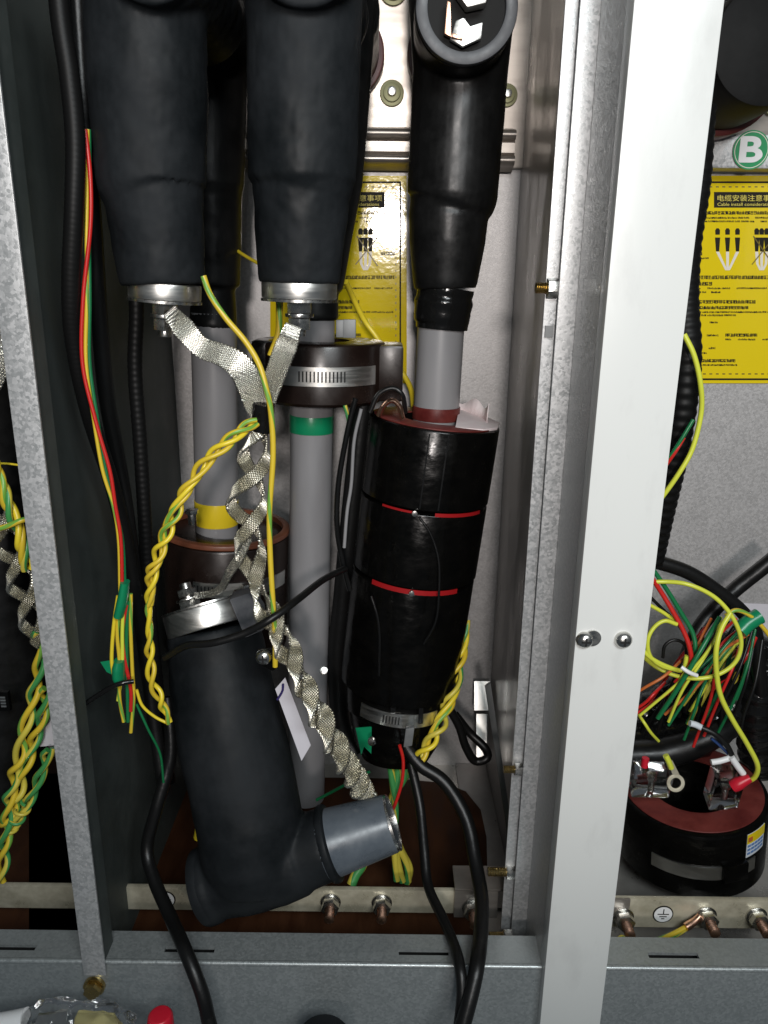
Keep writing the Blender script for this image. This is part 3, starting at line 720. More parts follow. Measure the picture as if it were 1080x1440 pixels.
# white pack lying in the mouth at the right
wp = [P(640, 605, 0.735), P(680, 608, 0.735), P(699, 605, 0.75), P(702, 598, 0.785), P(680, 588, 0.81), P(645, 579, 0.815)]
wpo = obj('paper_pad', MB().prism(wp, (0, 0, 0.003)), MT['paper'], bevel=0.0008)
tag(wpo, 'flat pinkish white pad lying on the rim of the topmost ring transformer', 'pad')
rc_ = catmull([P(532, 585, 0.735), P(540, 570, 0.735), P(552, 563, 0.735), P(562, 572, 0.735), P(566, 588, 0.735)], 24)
o = obj('copper_strip', MB().sweep(rc_, 0.0050, 12, flat=0.5), MT['copper']); tag(o, 'bent copper strip at the left of the transformer mouth', 'copper strip')
rc_ = catmull([P(520, 580, 0.73), P(532, 555, 0.73), P(552, 546, 0.73), P(566, 556, 0.73), P(570, 580, 0.74)], 30)
o = obj('black_wire_loop', MB().sweep(rc_, 0.0024, 12), MT['wblack']); tag(o, 'small black wire loop over the copper strip', 'wire')

# middle ring transformer with band
def ring_ct(label, cx, ya, yb, hw, Y, case, face=None, band_y=None, band_h=10, slots=None, scr=None, layers=None):
    a, b = P(cx, ya, Y), P(cx, yb, Y); b[0] = a[0]+(b[0]-a[0]); ax = unit(b-a); r = M(hw, a)
    t = thing('ring_transformer', b, label, 'transformer', 'ring current transformers')
    obj('case', ring_body(a, b, r, r*0.44, ch=0.003), case, t, smooth=30)
    if face: obj('top_face', ring_body(a-ax*0.006, a-ax*0.0003, r*1.01, r*0.90, ch=0.001), MT[face], t)
    if band_y:
        c = a+ax*np.linalg.norm(b-a)*band_y
        hose_clamp(t, c, ax, r, M(band_h, c), slots, scr, *( (layers or (-2.2, 2.2)) ))
    return t, a, b, r
t, a, b, r = ring_ct('dark brown ring transformer with bright slotted clamp under the middle connector', 452, 478, 560, 90, YT, MT['browncase'], None, 0.50, 12.5, (-0.42, 0.25), None, (-1.0, 0.65))
side = P(548, 522, 0.80)
obj('terminal_block', MB().obox(side, (M(18, side), 0, 0), (0, 0.026, 0), (0, 0, M(38, side))), MT['browncase'], t, bevel=0.003)
sb = P(478, 462, 0.74); obj('terminal_clip', MB().obox(sb, (0.0035, 0, 0), (0, 0.004, 0), (0, 0, 0.008)).obox(sb+[0.009, 0, 0.0], (0.006, 0, 0), (0, 0.003, 0), (0, 0, 0.0085)), MT['grey_sheet'], t, bevel=0.0008)
lw = P(375, 520, 0.78); obj('side_lug', MB().obox(lw, (M(16, lw), 0, 0), (0, 0.02, 0), (0, 0, M(42, lw))), MT['blackcase'], t, bevel=0.003)
# left ring transformer under the yellow tape
t, a, b, r = ring_ct('ring transformer with brown top edge below the yellow tape', 318, 746, 900, 88, YT, MT['browncase'], 'brownface', 0.32, 10, (0.0, 0.28), -0.55, (-1.3, 0.3))
sb = P(270, 722, 0.74); obj('terminal_screw', MB().cyl(sb-[0, 0, 0.012], sb, 0.0045, 16).cyl(sb, sb+[0, 0, 0.004], 0.007, 6), MT['nut'], t, bevel=0.0006)

# ================================================================== FALLEN ARRESTER
YD = 0.617
def pd(x, y, dy=0.0): return P(x, y, YD+dy)
mb = MB()
C, R = prof([(300, 884, 0.696, 64), (303, 900, 0.692, 66), (310, 950, 0.678, 70), (322, 1020, 0.66, 74), (338, 1090, 0.642, 75), (350, 1150, 0.628, 75), (356, 1200, 0.62, 72), (360, 1230, 0.617, 62)])
mb.sweep(C, R, 40)
hA, hB = pd(285, 1247), pd(462, 1186, 0.005)
axh = unit(hB-hA); rh = M(53, hA)
Ch = [hA+axh*d*np.linalg.norm(hB-hA) for d in (0, 0.03, 0.10, 0.12, 0.3, 0.6, 0.78, 0.80, 1.0)]
mb.sweep(Ch, [rh*0.90, rh*0.98, rh, rh*0.93, rh*1.05, rh*1.1, rh*1.04, rh*0.96, rh*0.92], 40)
fa = thing('surge_arrester', pd(350, 1200), 'unmounted black surge arrester hanging upside down with its grey cone to the right', 'surge arrester', 'black rubber surge arresters')
link('rubber_body', dented(fuse(mb), 0.0012, 25, 9), MT['rubber'], fa)
obj('tail_ring', MB().cyl(hA-axh*0.001, hA+axh*0.012, rh*1.0, 48), MT['rubber'], fa, bevel=0.004)
k0, k1 = hB-axh*0.004, pd(551, 1157, 0.010)
obj('interface_cone', MB().sweep([k0, k0+(k1-k0)*0.05, k0+(k1-k0)*0.97, k1], [M(49, k0), M(47, k0), M(39.5, k1), M(38, k1)], 48), MT['cone'], fa, smooth=30)
ax2 = unit(k1-k0)
obj('mouth_lip', MB().sweep([k0+ax2*0.001, k0+ax2*0.004, k0+ax2*0.0075, k0+ax2*0.009], [M(52, k0), M(53.5, k0), M(53, k0), M(49, k0)], 56), MT['rubber'], fa, bevel=0.0008)
obj('cone_tip', MB().tubewall(k1-ax2*0.0005, k1+ax2*0.002, M(38.5, k1), M(36.8, k1), 48), MT['nut'], fa)
# end cap up at the left, tilted
e1 = P(299, 882, 0.696); e0 = P(291, 852, 0.704); ax = unit(e0-e1)
obj('end_cap', MB().cyl(e1, e0, M(62, e0), 64), MT['steel'], fa, bevel=0.0015)
obj('cap_lip', MB().cyl(e0+ax*0.0002, e0+ax*0.002, M(63, e0), 64), MT['nut'], fa)
sd = pd(345, 851, -0.012)
obj('cap_shell', MB().prism([P(322, 843, 0.668), P(350, 834, 0.68), P(368, 860, 0.68), P(372, 886, 0.676), P(345, 898, 0.662)], (0, 0.02, 0)), MT['rubber_rim'], fa, bevel=0.002)
n0 = e0+ax*0.002-np.array([0.012, 0.012, 0])
obj('nut', MB().cyl(n0, n0+ax*0.0085, M(16.5, n0), 6), MT['nut'], fa, bevel=0.0008)
obj('washer', MB().cyl(n0+ax*0.0087, n0+ax*0.0107, M(18, n0), 24), MT['nut'], fa, bevel=0.0004)
obj('upper_nut', MB().cyl(n0+ax*0.0125, n0+ax*0.020, M(14.5, n0), 6), MT['nut'], fa, bevel=0.0008)
obj('stud', MB().cyl(n0+ax*0.0085, n0+ax*0.026, M(8, n0), 16), MT['nut'], fa, bevel=0.0006)
BOLT_F = n0+ax*0.0115

# ================================================================== BRAIDS: every strand is geometry
def ribbon_strands(mb, C, N, B, width, K=10, amp=0.0007, pitch=0.022, sr=0.00075, wfun=None):
    Ls = np.concatenate([[0], np.cumsum(np.linalg.norm(np.diff(C, axis=0), axis=1))])
    for k in range(K):
        ph = Ls/pitch+k/K; fr = ph % 1.0
        x = np.where(fr < 0.5, 4*fr-1, 3-4*fr); z = np.where(fr < 0.5, 1, -1)*np.sqrt(np.clip(1-x*x*0.95, 0, 1))
        z = np.where(fr < 0.5, 1, -1)*np.cos(2*math.pi*K*ph); wz = 0
        wd = width/2 if wfun is None else wfun*width/2
        path = C+B*(x*wd)[:, None]+N*((z+wz)*amp)[:, None]
        mb.sweep(path, sr, 4, caps=False, flat=1.9)
    return mb
def dense(pts, n): return catmull([P(*p) for p in pts], n)
def flat_braid(label, pts, widths, n=420, ref=(0, -1, 0.25), K=14, m='braid'):
    K = int(K*1.6); C = dense(pts, n); T, N, B = frames(C, np.array(ref))
    wf = np.interp(np.linspace(0, 1, n), np.linspace(0, 1, len(widths)), widths)
    mb = ribbon_strands(MB(), C, N, B, 1.0, K, pitch=0.052, wfun=wf, sr=0.00042, amp=0.00050)
    core = MB()
    V = []; 
    for i in range(n):
        for s, z in ((-1, -0.00006), (1, -0.00006), (1, 0.00006), (-1, 0.00006)): V.append(C[i]+B[i]*s*wf[i]*0.47+N[i]*z)
    fs = [(i*4+j, i*4+(j+1) % 4, (i+1)*4+(j+1) % 4, (i+1)*4+j) for i in range(n-1) for j in range(4)]+[(0, 1, 2, 3), (4*n-4, 4*n-3, 4*n-2, 4*n-1)]
    core.add(V, fs)
    t = thing('earth_braid', C[-1], label, 'earth braid', 'tinned earth braids')
    obj('woven_strands', mb, MT[m], t, smooth=60); obj('core_weave', core, MT[m], t)
    return t
def twist_braid(label, pts, rad, width, turns, n=1500, ribs=2, m='braid_warm', ph0=0.0, K=13, lean=0.0):
    C0 = dense(pts, n); T, N, B = frames(C0)
    u = np.linspace(0, 1, n)
    rr = np.interp(u, np.linspace(0, 1, len(rad)), rad); ww = np.interp(u, np.linspace(0, 1, len(width)), width)
    tu = np.interp(u, np.linspace(0, 1, len(turns)), turns)*2*math.pi
    t = thing('earth_braid', C0[-1], label, 'earth braid', 'tinned earth braids')
    for k in range(ribs):
        a = tu+2*math.pi*k/ribs+ph0
        rad_d = N*np.cos(a)[:, None]+B*np.sin(a)[:, None]; tan_d = -N*np.sin(a)[:, None]+B*np.cos(a)[:, None]
        C = C0+rad_d*rr[:, None]
        T2, _, _ = frames(C)
        nn = rad_d*math.cos(lean)+tan_d*math.sin(lean)
        nn = nn-T2*np.sum(nn*T2, 1)[:, None]; nn /= np.linalg.norm(nn, axis=1)[:, None]
        bb_ = np.cross(T2, nn)
        mb = ribbon_strands(MB(), C, nn, bb_, 1.0, K, pitch=0.030, wfun=ww, amp=0.00062, sr=0.00052)
        o = obj('braid_lay', mb, MT[m], t, smooth=60)
        V = []
        for i in range(n):
            for s, z in ((-1, -0.00005), (1, -0.00005), (1, 0.00005), (-1, 0.00005)): V.append(C[i]+bb_[i]*s*ww[i]*0.47+nn[i]*z)
        fs = [(i*4+j, i*4+(j+1) % 4, (i+1)*4+(j+1) % 4, (i+1)*4+j) for i in range(n-1) for j in range(4)]+[(0, 1, 2, 3), (4*n-4, 4*n-3, 4*n-2, 4*n-1)]
        obj('core_weave', MB().add(V, fs), MT[m], o)
    return t
flat_braid('flat tinned braid from the leftmost arrester stud curving down right', [(238, 437, 0.607), (262, 466, 0.60), (284, 489, 0.60), (312, 499, 0.598), (336, 514, 0.597), (352, 540, 0.60), (362, 570, 0.61), (368, 592, 0.615)],
           [0.011, 0.017, 0.0155, 0.0165, 0.020, 0.022, 0.021, 0.014])
flat_braid('flat tinned braid from the middle arrester stud sloping down left', [(413, 458, 0.600), (406, 478, 0.60), (397, 500, 0.60), (386, 530, 0.605), (376, 560, 0.612), (370, 590, 0.617)],
           [0.012, 0.017, 0.0165, 0.016, 0.0145, 0.012])
jn = dense([(371, 566, 0.61), (370, 585, 0.612), (369, 608, 0.612)], 12)
o = obj('tape_joint', MB().sweep(jn, [0.0085, 0.0088, 0.0087, 0.0090, 0.0088, 0.0091, 0.0088, 0.0087, 0.0089, 0.0086, 0.0085, 0.0075], 20), MT['tape'], smooth=60)
tag(o, 'black taped joint where the two flat braids meet', 'taped joint')
twist_braid('long twisted tinned braid running down from the taped joint to the grey cone',
            [(366, 605, 0.612), (356, 650, 0.612), (348, 700, 0.612), (347, 735, 0.61), (352, 780, 0.61), (366, 840, 0.605), (392, 890, 0.60), (418, 945, 0.60), (448, 1005, 0.60), (478, 1060, 0.605), (500, 1095, 0.625), (514, 1122, 0.655), (520, 1140, 0.67)],
            [0.006, 0.0140, 0.0135, 0.004, 0.010, 0.005, 0.0065, 0.0065, 0.0065, 0.0065, 0.005], [0.012, 0.0115, 0.0110, 0.013, 0.0135, 0.014, 0.017, 0.0175, 0.0175, 0.0175, 0.016],
            [0, 0.55, 1.05, 1.5, 2.0, 2.6, 3.3, 4.0, 4.8, 5.6, 6.2], n=1600, lean=0.5)
flat_braid('short braid tail from the fallen arrester stud up to the twisted braid', [(274, 838, 0.69), (298, 834, 0.675), (312, 826, 0.655), (322, 806, 0.63), (338, 782, 0.606), (350, 755, 0.606)], [0.006, 0.006, 0.008, 0.0095, 0.0095, 0.008], K=9, n=300)

# ================================================================== WIRES
def wire_mesh(pts, r, n=None, seg=10, flat=1.0):
    C = catmull([P(*p) for p in pts], n or max(24, 8*len(pts))); return MB().sweep(C, r, seg, flat=flat), C
def wire(name, label, pts, rpx, m, cat='wire', group=None, seg=10):
    p0 = P(*pts[len(pts)//2]); mb, C = wire_mesh(pts, M(rpx, p0), seg=seg)
    o = obj(name, mb, MT[m], smooth=80); return tag(o, label, cat, group)
def twisted(name, label, pts, rad_px, wire_px, pitch_px, mats, group=None, n=260, parent=None, bulge=None):
    C0 = dense(pts, n); T, N, B = frames(C0); p0 = C0[n//2]
    L = np.concatenate([[0], np.cumsum(np.linalg.norm(np.diff(C0, axis=0), axis=1))]); pit = M(pitch_px, p0)
    t = thing(name, C0[-1], label, 'twisted wires', group)
    rr = M(rad_px, p0)*np.ones(n)
    if bulge is not None: rr = rr*np.interp(np.linspace(0, 1, n), np.linspace(0, 1, len(bulge)), bulge)
    K = len(mats)
    for k, mm in enumerate(mats):
        a = L/pit*2*math.pi+2*math.pi*k/K+0.7*np.sin(L/pit*1.7+k)+0.35*np.sin(L/pit*4.1+2.3*k)
        C = C0+(N*np.cos(a)[:, None]+B*np.sin(a)[:, None])*rr[:, None]
        C = C+(N*(0.16*np.sin(L/pit*2.9+k*1.9))[:, None]+B*(0.16*np.cos(L/pit*3.7+k))[:, None])*rr[:, None]
        obj('wire', MB().sweep(C, M(wire_px, p0), 10), MT[mm], t, smooth=80)
    return t
# long red-yellow-green lead at the left
YW = 0.592
base = [(120, 182, YW), (125, 250, YW), (123, 320, YW), (118, 420, YW), (118, 510, YW), (130, 590, YW), (148, 660, YW), (160, 710, YW), (167, 760, YW), (172, 835, YW)]
lt = thing('wire_lead', P(172, 835, YW), 'red, yellow and green wires running together down the left side wall', 'wire bundle')
for k, (mm, offs) in enumerate((('wred', [0, 2, 4, -1, -2, 4, 6, 2, 3, 0]), ('yg', [3, -2, -1, 4, 3, 2, -4, -1, 0, -3]), ('wgreen', [5, 1, 2, 8, 8, 7, 1, 0, 5, 4]))):
    mb, C = wire_mesh([(x+o_, y, Y+0.002*k) for (x, y, Y), o_ in zip(base, offs)], M(2.9, P(*base[3])), n=90)
    obj('wire', mb, MT[mm], lt, smooth=80)
# lower end of the lead with green tape
lt2 = thing('taped_wire_ends', P(175, 1020, YW), 'green taped ends of the small wires beside the left conduit', 'wire bundle')
for k, (mm, p) in enumerate((('wyellow', [(166, 838), (160, 880), (157, 925), (160, 950)]), ('yg', [(170, 838), (165, 890), (168, 930), (168, 980), (174, 1015)]), ('wlime', [(174, 838), (172, 890), (172, 940), (166, 985)]),
                             ('wred', [(178, 850), (172, 890), (176, 930), (184, 970), (184, 1000)]), ('wgreen', [(180, 845), (178, 900), (179, 960), (180, 1015)]), ('yg', [(184, 835), (184, 890), (186, 940), (188, 980), (184, 1030)]))):
    mb, C = wire_mesh([(x, y, YW+0.001*k) for x, y in p], M(2.7, P(170, 900, YW)), n=50); obj('wire', mb, MT[mm], lt2, smooth=80)
C, R = prof([(176, 818, YW, 10), (174, 835, YW, 11.5), (171, 850, YW, 12), (167, 866, YW, 11)], 4); obj('green_tape', MB().sweep(C, R, 20, flat=0.6), MT['greentape'], lt2)
C, R = prof([(168, 928, YW, 11), (167, 938, YW, 14), (167, 950, YW, 14), (169, 958, YW, 12)], 4); obj('green_tape', MB().sweep(C, R, 20, flat=0.6), MT['greentape'], lt2)
obj('tape_flag', MB().prism([P(141, 931, YW), P(160, 928, YW), P(160, 950, YW), P(150, 945, YW)], (0, 0.0006, 0)), MT['greentape'], lt2)
wire('cable_tie', 'black cable tie tail pointing left below the green tape', [(188, 958, YW-0.008), (170, 961, YW-0.012), (150, 970, YW-0.012), (119, 990, YW-0.010)], 3.6, 'blackgloss', 'cable tie')
# conduits, corrugated: radius modulated
def conduit(label, pts, rpx, pitch_px, n=260, seg=16, amp=0.022):
    C = dense(pts, n); L = np.concatenate([[0], np.cumsum(np.linalg.norm(np.diff(C, axis=0), axis=1))]); p0 = C[n//2]
    r = M(rpx, p0)*(1+amp*np.sin(L/M(pitch_px, p0)*2*math.pi))
    o = obj('corrugated_conduit', MB().sweep(C, r, seg), MT['conduit'], smooth=80); return tag(o, label, 'conduit')
conduit('black corrugated conduit nearest the narrow upright at the left', [(78, -60, 0.585), (86, 30, 0.585), (98, 110, 0.585), (106, 200, 0.585), (104, 300, 0.585), (100, 400, 0.59), (104, 480, 0.60), (125, 580, 0.62), (160, 690, 0.66), (185, 800, 0.68), (205, 920, 0.69)], 12, 7, n=420, amp=0.014)
conduit('black corrugated conduit hanging behind the leftmost arrester', [(190, 380, 0.70), (192, 440, 0.70), (190, 520, 0.70), (197, 620, 0.70), (203, 720, 0.70), (210, 850, 0.70), (225, 1000, 0.70), (238, 1100, 0.69)], 9.5, 8, n=400)
wire('black_cable', 'thick black cable between the left wall and the leftmost arrester', [(105, -60, 0.61), (112, 60, 0.61), (118, 160, 0.61), (130, 300, 0.63), (140, 450, 0.65), (150, 560, 0.66), (175, 700, 0.68), (195, 850, 0.69), (215, 1000, 0.68), (232, 1120, 0.66)], 11, 'wblack', 'cable')
wire('black_cable', 'black cable at the left dropping over the front beam lip', [(236, 980, 0.68), (240, 1060, 0.66), (222, 1130, 0.64), (207, 1190, 0.63), (216, 1235, 0.61), (240, 1290, 0.575), (262, 1340, 0.535), (285, 1400, 0.515), (296, 1450, 0.51)], 9, 'wblack', 'cable')
o = obj('cable_sleeve', MB().sweep(dense([(291, 1424, 0.512), (297, 1445, 0.508), (301, 1470, 0.505)], 8), 0.0058, 14), MT['wblack']); tag(o, 'black sleeve on the left cable at the bottom edge', 'cable sleeve')
# two black cables at right
wire('black_cable', 'thinner black cable from the clamp collar, left of the pair', [(570, 1040, 0.73), (578, 1075, 0.72), (590, 1130, 0.70), (596, 1190, 0.67), (602, 1245, 0.64), (622, 1290, 0.60), (636, 1322, 0.570), (646, 1355, 0.538), (650, 1395, 0.522), (645, 1450, 0.51)], 7.5, 'wblack', 'cable')
wire('black_cable', 'thicker black cable from the clamp collar, right of the pair', [(568, 1045, 0.72), (590, 1075, 0.71), (625, 1100, 0.70), (655, 1150, 0.68), (668, 1210, 0.65), (677, 1262, 0.615), (676, 1310, 0.575), (672, 1350, 0.538), (664, 1392, 0.520), (646, 1460, 0.50)], 10, 'wblack', 'cable')
wire('black_cable', 'black cable loop bending to the steel bracket beside the partition', [(628, 990, 0.80), (645, 1020, 0.80), (655, 1050, 0.80), (668, 1070, 0.80), (685, 1066, 0.80), (682, 1052, 0.81), (660, 1030, 0.82), (640, 1005, 0.82)], 6, 'wblack', 'cable')
# thin black lead over the fallen arrester
wire('black_lead', 'thin black lead crossing in front of the fallen arrester cap', [(232, 925, 0.60), (262, 908, 0.585), (300, 904, 0.575), (345, 890, 0.575), (385, 868, 0.575), (420, 842, 0.60), (455, 815, 0.66), (485, 800, 0.70)], 5.5, 'wblack', 'lead')
wire('black_lead', 'glossy black lead sagging beside the grey cable with green tape', [(500, 560, 0.73), (488, 610, 0.73), (476, 680, 0.73), (474, 740, 0.73), (482, 790, 0.73), (492, 830, 0.73)], 4, 'blackgloss', 'lead')
wire('black_cable', 'black cable hanging close to the left side of the stacked transformers', [(512, 560, 0.80), (505, 620, 0.80), (494, 720, 0.80), (482, 840, 0.80), (474, 930, 0.80), (480, 1020, 0.80), (500, 1060, 0.79)], 14, 'wblack', 'cable')
wire('grey_lead', 'thin grey lead beside the stacked ring transformers', [(508, 575, 0.715), (498, 620, 0.715), (494, 680, 0.715), (488, 720, 0.715), (484, 770, 0.715)], 2.5, 'pvc', 'lead')
wire('black_lead', 'thin shiny black lead arcing over the two lower stacked transformers', [(590, 728, 0.695), (606, 752, 0.692), (617, 790, 0.688), (617, 840, 0.684), (612, 876, 0.684), (596, 905, 0.69)], 1.8, 'blackgloss', 'lead')
wire('black_lead', 'thin shiny black lead left on the lowest stacked transformer', [(522, 838, 0.69), (531, 868, 0.685), (534, 900, 0.683), (533, 950, 0.684)], 1.8, 'blackgloss', 'lead')
# single yellow wires
wire('yellow_wire', 'yellow earth wire from the leftmost arrester down past the tape joint', [(286, 388, 0.60), (296, 415, 0.60), (318, 448, 0.60), (345, 480, 0.60), (364, 512, 0.598), (374, 545, 0.596), (381, 580, 0.596), (384, 640, 0.596), (379, 720, 0.595), (380, 780, 0.594), (384, 850, 0.592), (387, 900, 0.594), (387, 937, 0.597)], 4.2, 'yg')
wire('yellow_wire', 'yellow wire running behind the shiny cap of the middle arrester', [(394, 418, 0.66), (393, 440, 0.66), (391, 470, 0.66), (380, 500, 0.66)], 4.6, 'yg')
wire('yellow_wire', 'thin yellow wire crossing the half hidden notice', [(486, 396, 0.85), (497, 420, 0.87), (512, 450, 0.88), (530, 475, 0.88), (548, 505, 0.88), (566, 525, 0.88), (578, 548, 0.87), (582, 575, 0.85)], 4, 'wyellow')
wire('yellow_wire', 'short yellow wire between the leftmost and the middle arrester', [(330, 350, 0.80), (345, 360, 0.78), (366, 372, 0.76)], 2.5, 'wyellow')
wire('yellow_wire', 'short striped wire beside the green tape of the middle cable', [(485, 570, 0.74), (489, 585, 0.74), (491, 600, 0.74), (487, 615, 0.74)], 3, 'yg2')
# twisted pairs
twisted('twisted_wires', 'thick yellow twisted wires bowing left from the tape joint', [(360, 592, 0.600), (330, 612, 0.59), (300, 640, 0.585), (272, 672, 0.58), (250, 712, 0.578), (230, 760, 0.578), (214, 808, 0.58), (209, 850, 0.585)], 6.6, 3.7, 84, ['yg', 'wyellow', 'yg'], bulge=[0.7, 1, 1.1, 1, 1, 1, 1, 0.5])
twisted('twisted_wires', 'lower yellow twisted pair ending beside the fallen arrester', [(209, 850, 0.586), (210, 890, 0.588), (211, 930, 0.59), (217, 965, 0.592), (228, 990, 0.594), (238, 1016, 0.596)], 4.4, 3.4, 62, ['yg', 'wyellow'], bulge=[0.4, 0.5, 1.1, 1.2, 1.1, 0.4])
wire('yellow_wire', 'thin yellow wire hooking from the green tape to the twisted pair', [(192, 970, 0.594), (200, 992, 0.594), (218, 1008, 0.595), (238, 1018, 0.596)], 2.2, 'wyellow')
wire('green_wire', 'thin dark green wire trailing below the green tape', [(192, 990, 0.60), (208, 1025, 0.60), (225, 1060, 0.61), (230, 1100, 0.62)], 1.8, 'wgreen')
twisted('twisted_wires', 'yellow twisted wires at the right of the stacked transformers', [(656, 872, 0.77), (652, 905, 0.76), (643, 945, 0.745), (630, 990, 0.73), (613, 1030, 0.715), (590, 1066, 0.71)], 6.5, 3.6, 70, ['yg', 'wyellow', 'yg2'], bulge=[0.3, 0.6, 1.3, 1.2, 1, 0.8])
# striped wire bundle below the clamp
sb_ = thing('striped_wires', P(575, 1240, 0.70), 'green and yellow striped wires hanging below the clamp collar to the bar', 'wire bundle')
for k, p in enumerate(([(548, 1070), (552, 1100), (556, 1140), (554, 1180), (558, 1238)], [(560, 1068), (558, 1100), (548, 1135), (552, 1175), (560, 1215), (566, 1240)],
                       [(572, 1066), (568, 1095), (552, 1120), (548, 1150), (556, 1180), (572, 1215), (574, 1240)], [(586, 1070), (572, 1090), (556, 1115), (549, 1140), (562, 1190), (576, 1220), (572, 1242)])):
    mb, C = wire_mesh([(x, y, 0.735-0.03*(y-1066)/175+0.0015*k) for x, y in p], M(5, P(560, 1150, 0.72)), n=60); obj('wire', mb, MT['yg2'], sb_, smooth=80)
wire('red_wire', 'thin red wire hanging in front of the striped wires', [(562, 1048, 0.70), (567, 1070, 0.70), (565, 1100, 0.70), (556, 1130, 0.70), (550, 1142, 0.70)], 2.4, 'wred')
wire('striped_wire', 'striped wires poking out under the grey cone', [(515, 1190, 0.69), (510, 1215, 0.685), (500, 1230, 0.68), (494, 1244, 0.675)], 7, 'yg2')
wire('striped_wire', 'yellow wires seen between the fallen arrester and the left cable', [(292, 1122, 0.72), (286, 1145, 0.72), (280, 1178, 0.72)], 8, 'wyellow')
wire('red_wire', 'dark red wire left of the fallen arrester', [(272, 1085, 0.72), (278, 1120, 0.72), (276, 1155, 0.72), (282, 1185, 0.72)], 2.2, 'wred')
wire('green_wire', 'thin green wire behind the grey cone of the fallen arrester', [(445, 1125, 0.72), (470, 1112, 0.72), (492, 1100, 0.72), (520, 1085, 0.72)], 2.2, 'wgreen')
o = obj('green_tape_scrap', MB().prism([P(500, 1024, 0.72), P(524, 1022, 0.72), P(522, 1060, 0.72), P(512, 1050, 0.72), P(508, 1062, 0.72)], (0, 0.001, 0)), MT['greentape']); tag(o, 'scrap of green tape beside the clamp collar', 'tape')

# tag and small bracket by the fallen arrester
tg = thing('paper_tag', P(410, 1010, 0.625), 'white paper tag with a pen stroke beside the fallen arrester', 'tag')
obj('card', MB().prism([P(387, 969, 0.63), P(401, 953, 0.63), P(437, 1048, 0.62), P(424, 1070, 0.62)], (0, 0.0008, 0)), MT['card'], tg)
cst = dense([(398, 962, 0.6275), (397, 972, 0.6275), (390, 984, 0.6275)], 10); obj('pen_stroke', MB().sweep(cst, 0.0011, 8), MT['pen'], tg)
sc_ = thing('panel_screw', P(371, 923, 0.60), 'round zinc screw beside the end of the yellow wire', 'screw')
c = P(371, 923, 0.598); screw(c, M(11.5, c), sc_)
obj('lug_plate', MB().prism([P(362, 915, 0.6), P(382, 912, 0.6), P(392, 938, 0.6), P(383, 944, 0.6), P(364, 934, 0.6)], (0, 0.003, 0)), MT['blackcase'], sc_, bevel=0.0006)
o = obj('terminal_screw', MB().cyl(P(455, 943, 0.73), P(455, 943, 0.722), 0.0045, 16), MT['nut'], bevel=0.001); tag(o, 'bright small screw left of the stacked transformers', 'screw')

# bracket and bolts on the partition
br = thing('partition_bracket', P(705, 1180, 0.72), 'narrow steel bar leaning along the partition foot', 'bracket')
obj('bar', MB().prism([P(682, 966, 0.80), P(690, 960, 0.80), P(722, 1178, 0.70), P(716, 1190, 0.70)], (0, 0.004, 0)), MT['grey_sheet'], br, bevel=0.0008)
gl = thing('glint_plates', P(677, 1070, 0.88), 'added steel plates tilted to reflect the room light, low beside the partition', 'bracket')  # added reflector plates, tilted towards the room light for a bright glint
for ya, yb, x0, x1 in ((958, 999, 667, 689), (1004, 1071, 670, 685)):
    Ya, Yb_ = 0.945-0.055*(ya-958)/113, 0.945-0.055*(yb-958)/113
    obj('glint_plate', MB().prism([P(x0, ya, Ya), P(x1, ya, Ya), P(x1-1, yb, Yb_), P(x0, yb, Yb_)], (0, 0.002, -0.001)), MT['steel'], gl)
def side_bolt(label, px, py, Y, length_px, rpx, m, nutw, x_from):
    a = P(px, py, Y); t = thing('side_bolt', a, label, 'bolt'); s = np.array([-1.0, 0, 0]); r = M(rpx, a); Ln = M(length_px, a)
    n = 14; C = [a+s*Ln*i/n for i in range(n+1)]; R = [r*(1.0 if i % 2 else 0.88) for i in range(n+1)]
    obj('thread', MB().sweep(C, R, 16), MT[m], t)
    obj('nut', MB().cyl(a-s*M(nutw, a), a+s*0.0005, r*1.75, 6), MT['nut'], t, bevel=0.0006)
    return t
side_bolt('yellowish bolt with nut sticking out of the post flange at the top', 770, 405, 0.626, 17, 8, 'brass', 14, 0)
side_bolt('small brass bolt in the post flange beside the steel bar', 724, 1082, 0.626, 16, 5.5, 'brass', 10, 0)
side_bolt('brass bolt with nut above the earth bar end', 712, 1226, 0.63, 26, 6.5, 'brass', 12, 0)
side_bolt('shadowed brass bolt under the earth bar end', 708, 1316, 0.61, 20, 5.5, 'brass', 12, 0)

# ================================================================== LEFT NEIGHBOUR COMPARTMENT
mbn = MB(); C, R = prof([(-60, -150, 0.66, 60), (-45, 200, 0.66, 60), (-20, 600, 0.66, 52), (-5, 780, 0.64, 58), (0, 900, 0.64, 62), (5, 1040, 0.64, 60), (10, 1100, 0.64, 50)]); mbn.sweep(C, R, 32)
o = link('neighbour_arrester', fuse(mbn, 0.003, 4), MT['rubber_new']); tag(o, 'dark rubber arrester body at the left edge behind the narrow upright', 'surge arrester')
twist_braid('twisted tinned braid at the left edge of the photo', [(-8, 690, 0.585), (8, 750, 0.585), (25, 800, 0.585), (38, 850, 0.585), (52, 905, 0.585)], [0.006, 0.010, 0.010, 0.009, 0.005], [0.009]*5, [0, 0.5, 1.0, 1.5, 2.0], n=500, K=12, lean=0.5)
flat_braid('short stretch of braid at the left edge beside the upright', [(-12, 460, 0.585), (0, 490, 0.585), (2, 515, 0.585), (-8, 545, 0.585)], [0.010, 0.012, 0.012, 0.01], n=240, K=8)
twisted('twisted_wires', 'yellow green twisted wires entering at the left edge over the braid', [(-12, 650, 0.575), (4, 690, 0.575), (18, 725, 0.575), (30, 760, 0.575), (40, 800, 0.58)], 6, 4.6, 75, ['yg2', 'yg', 'wyellow'])
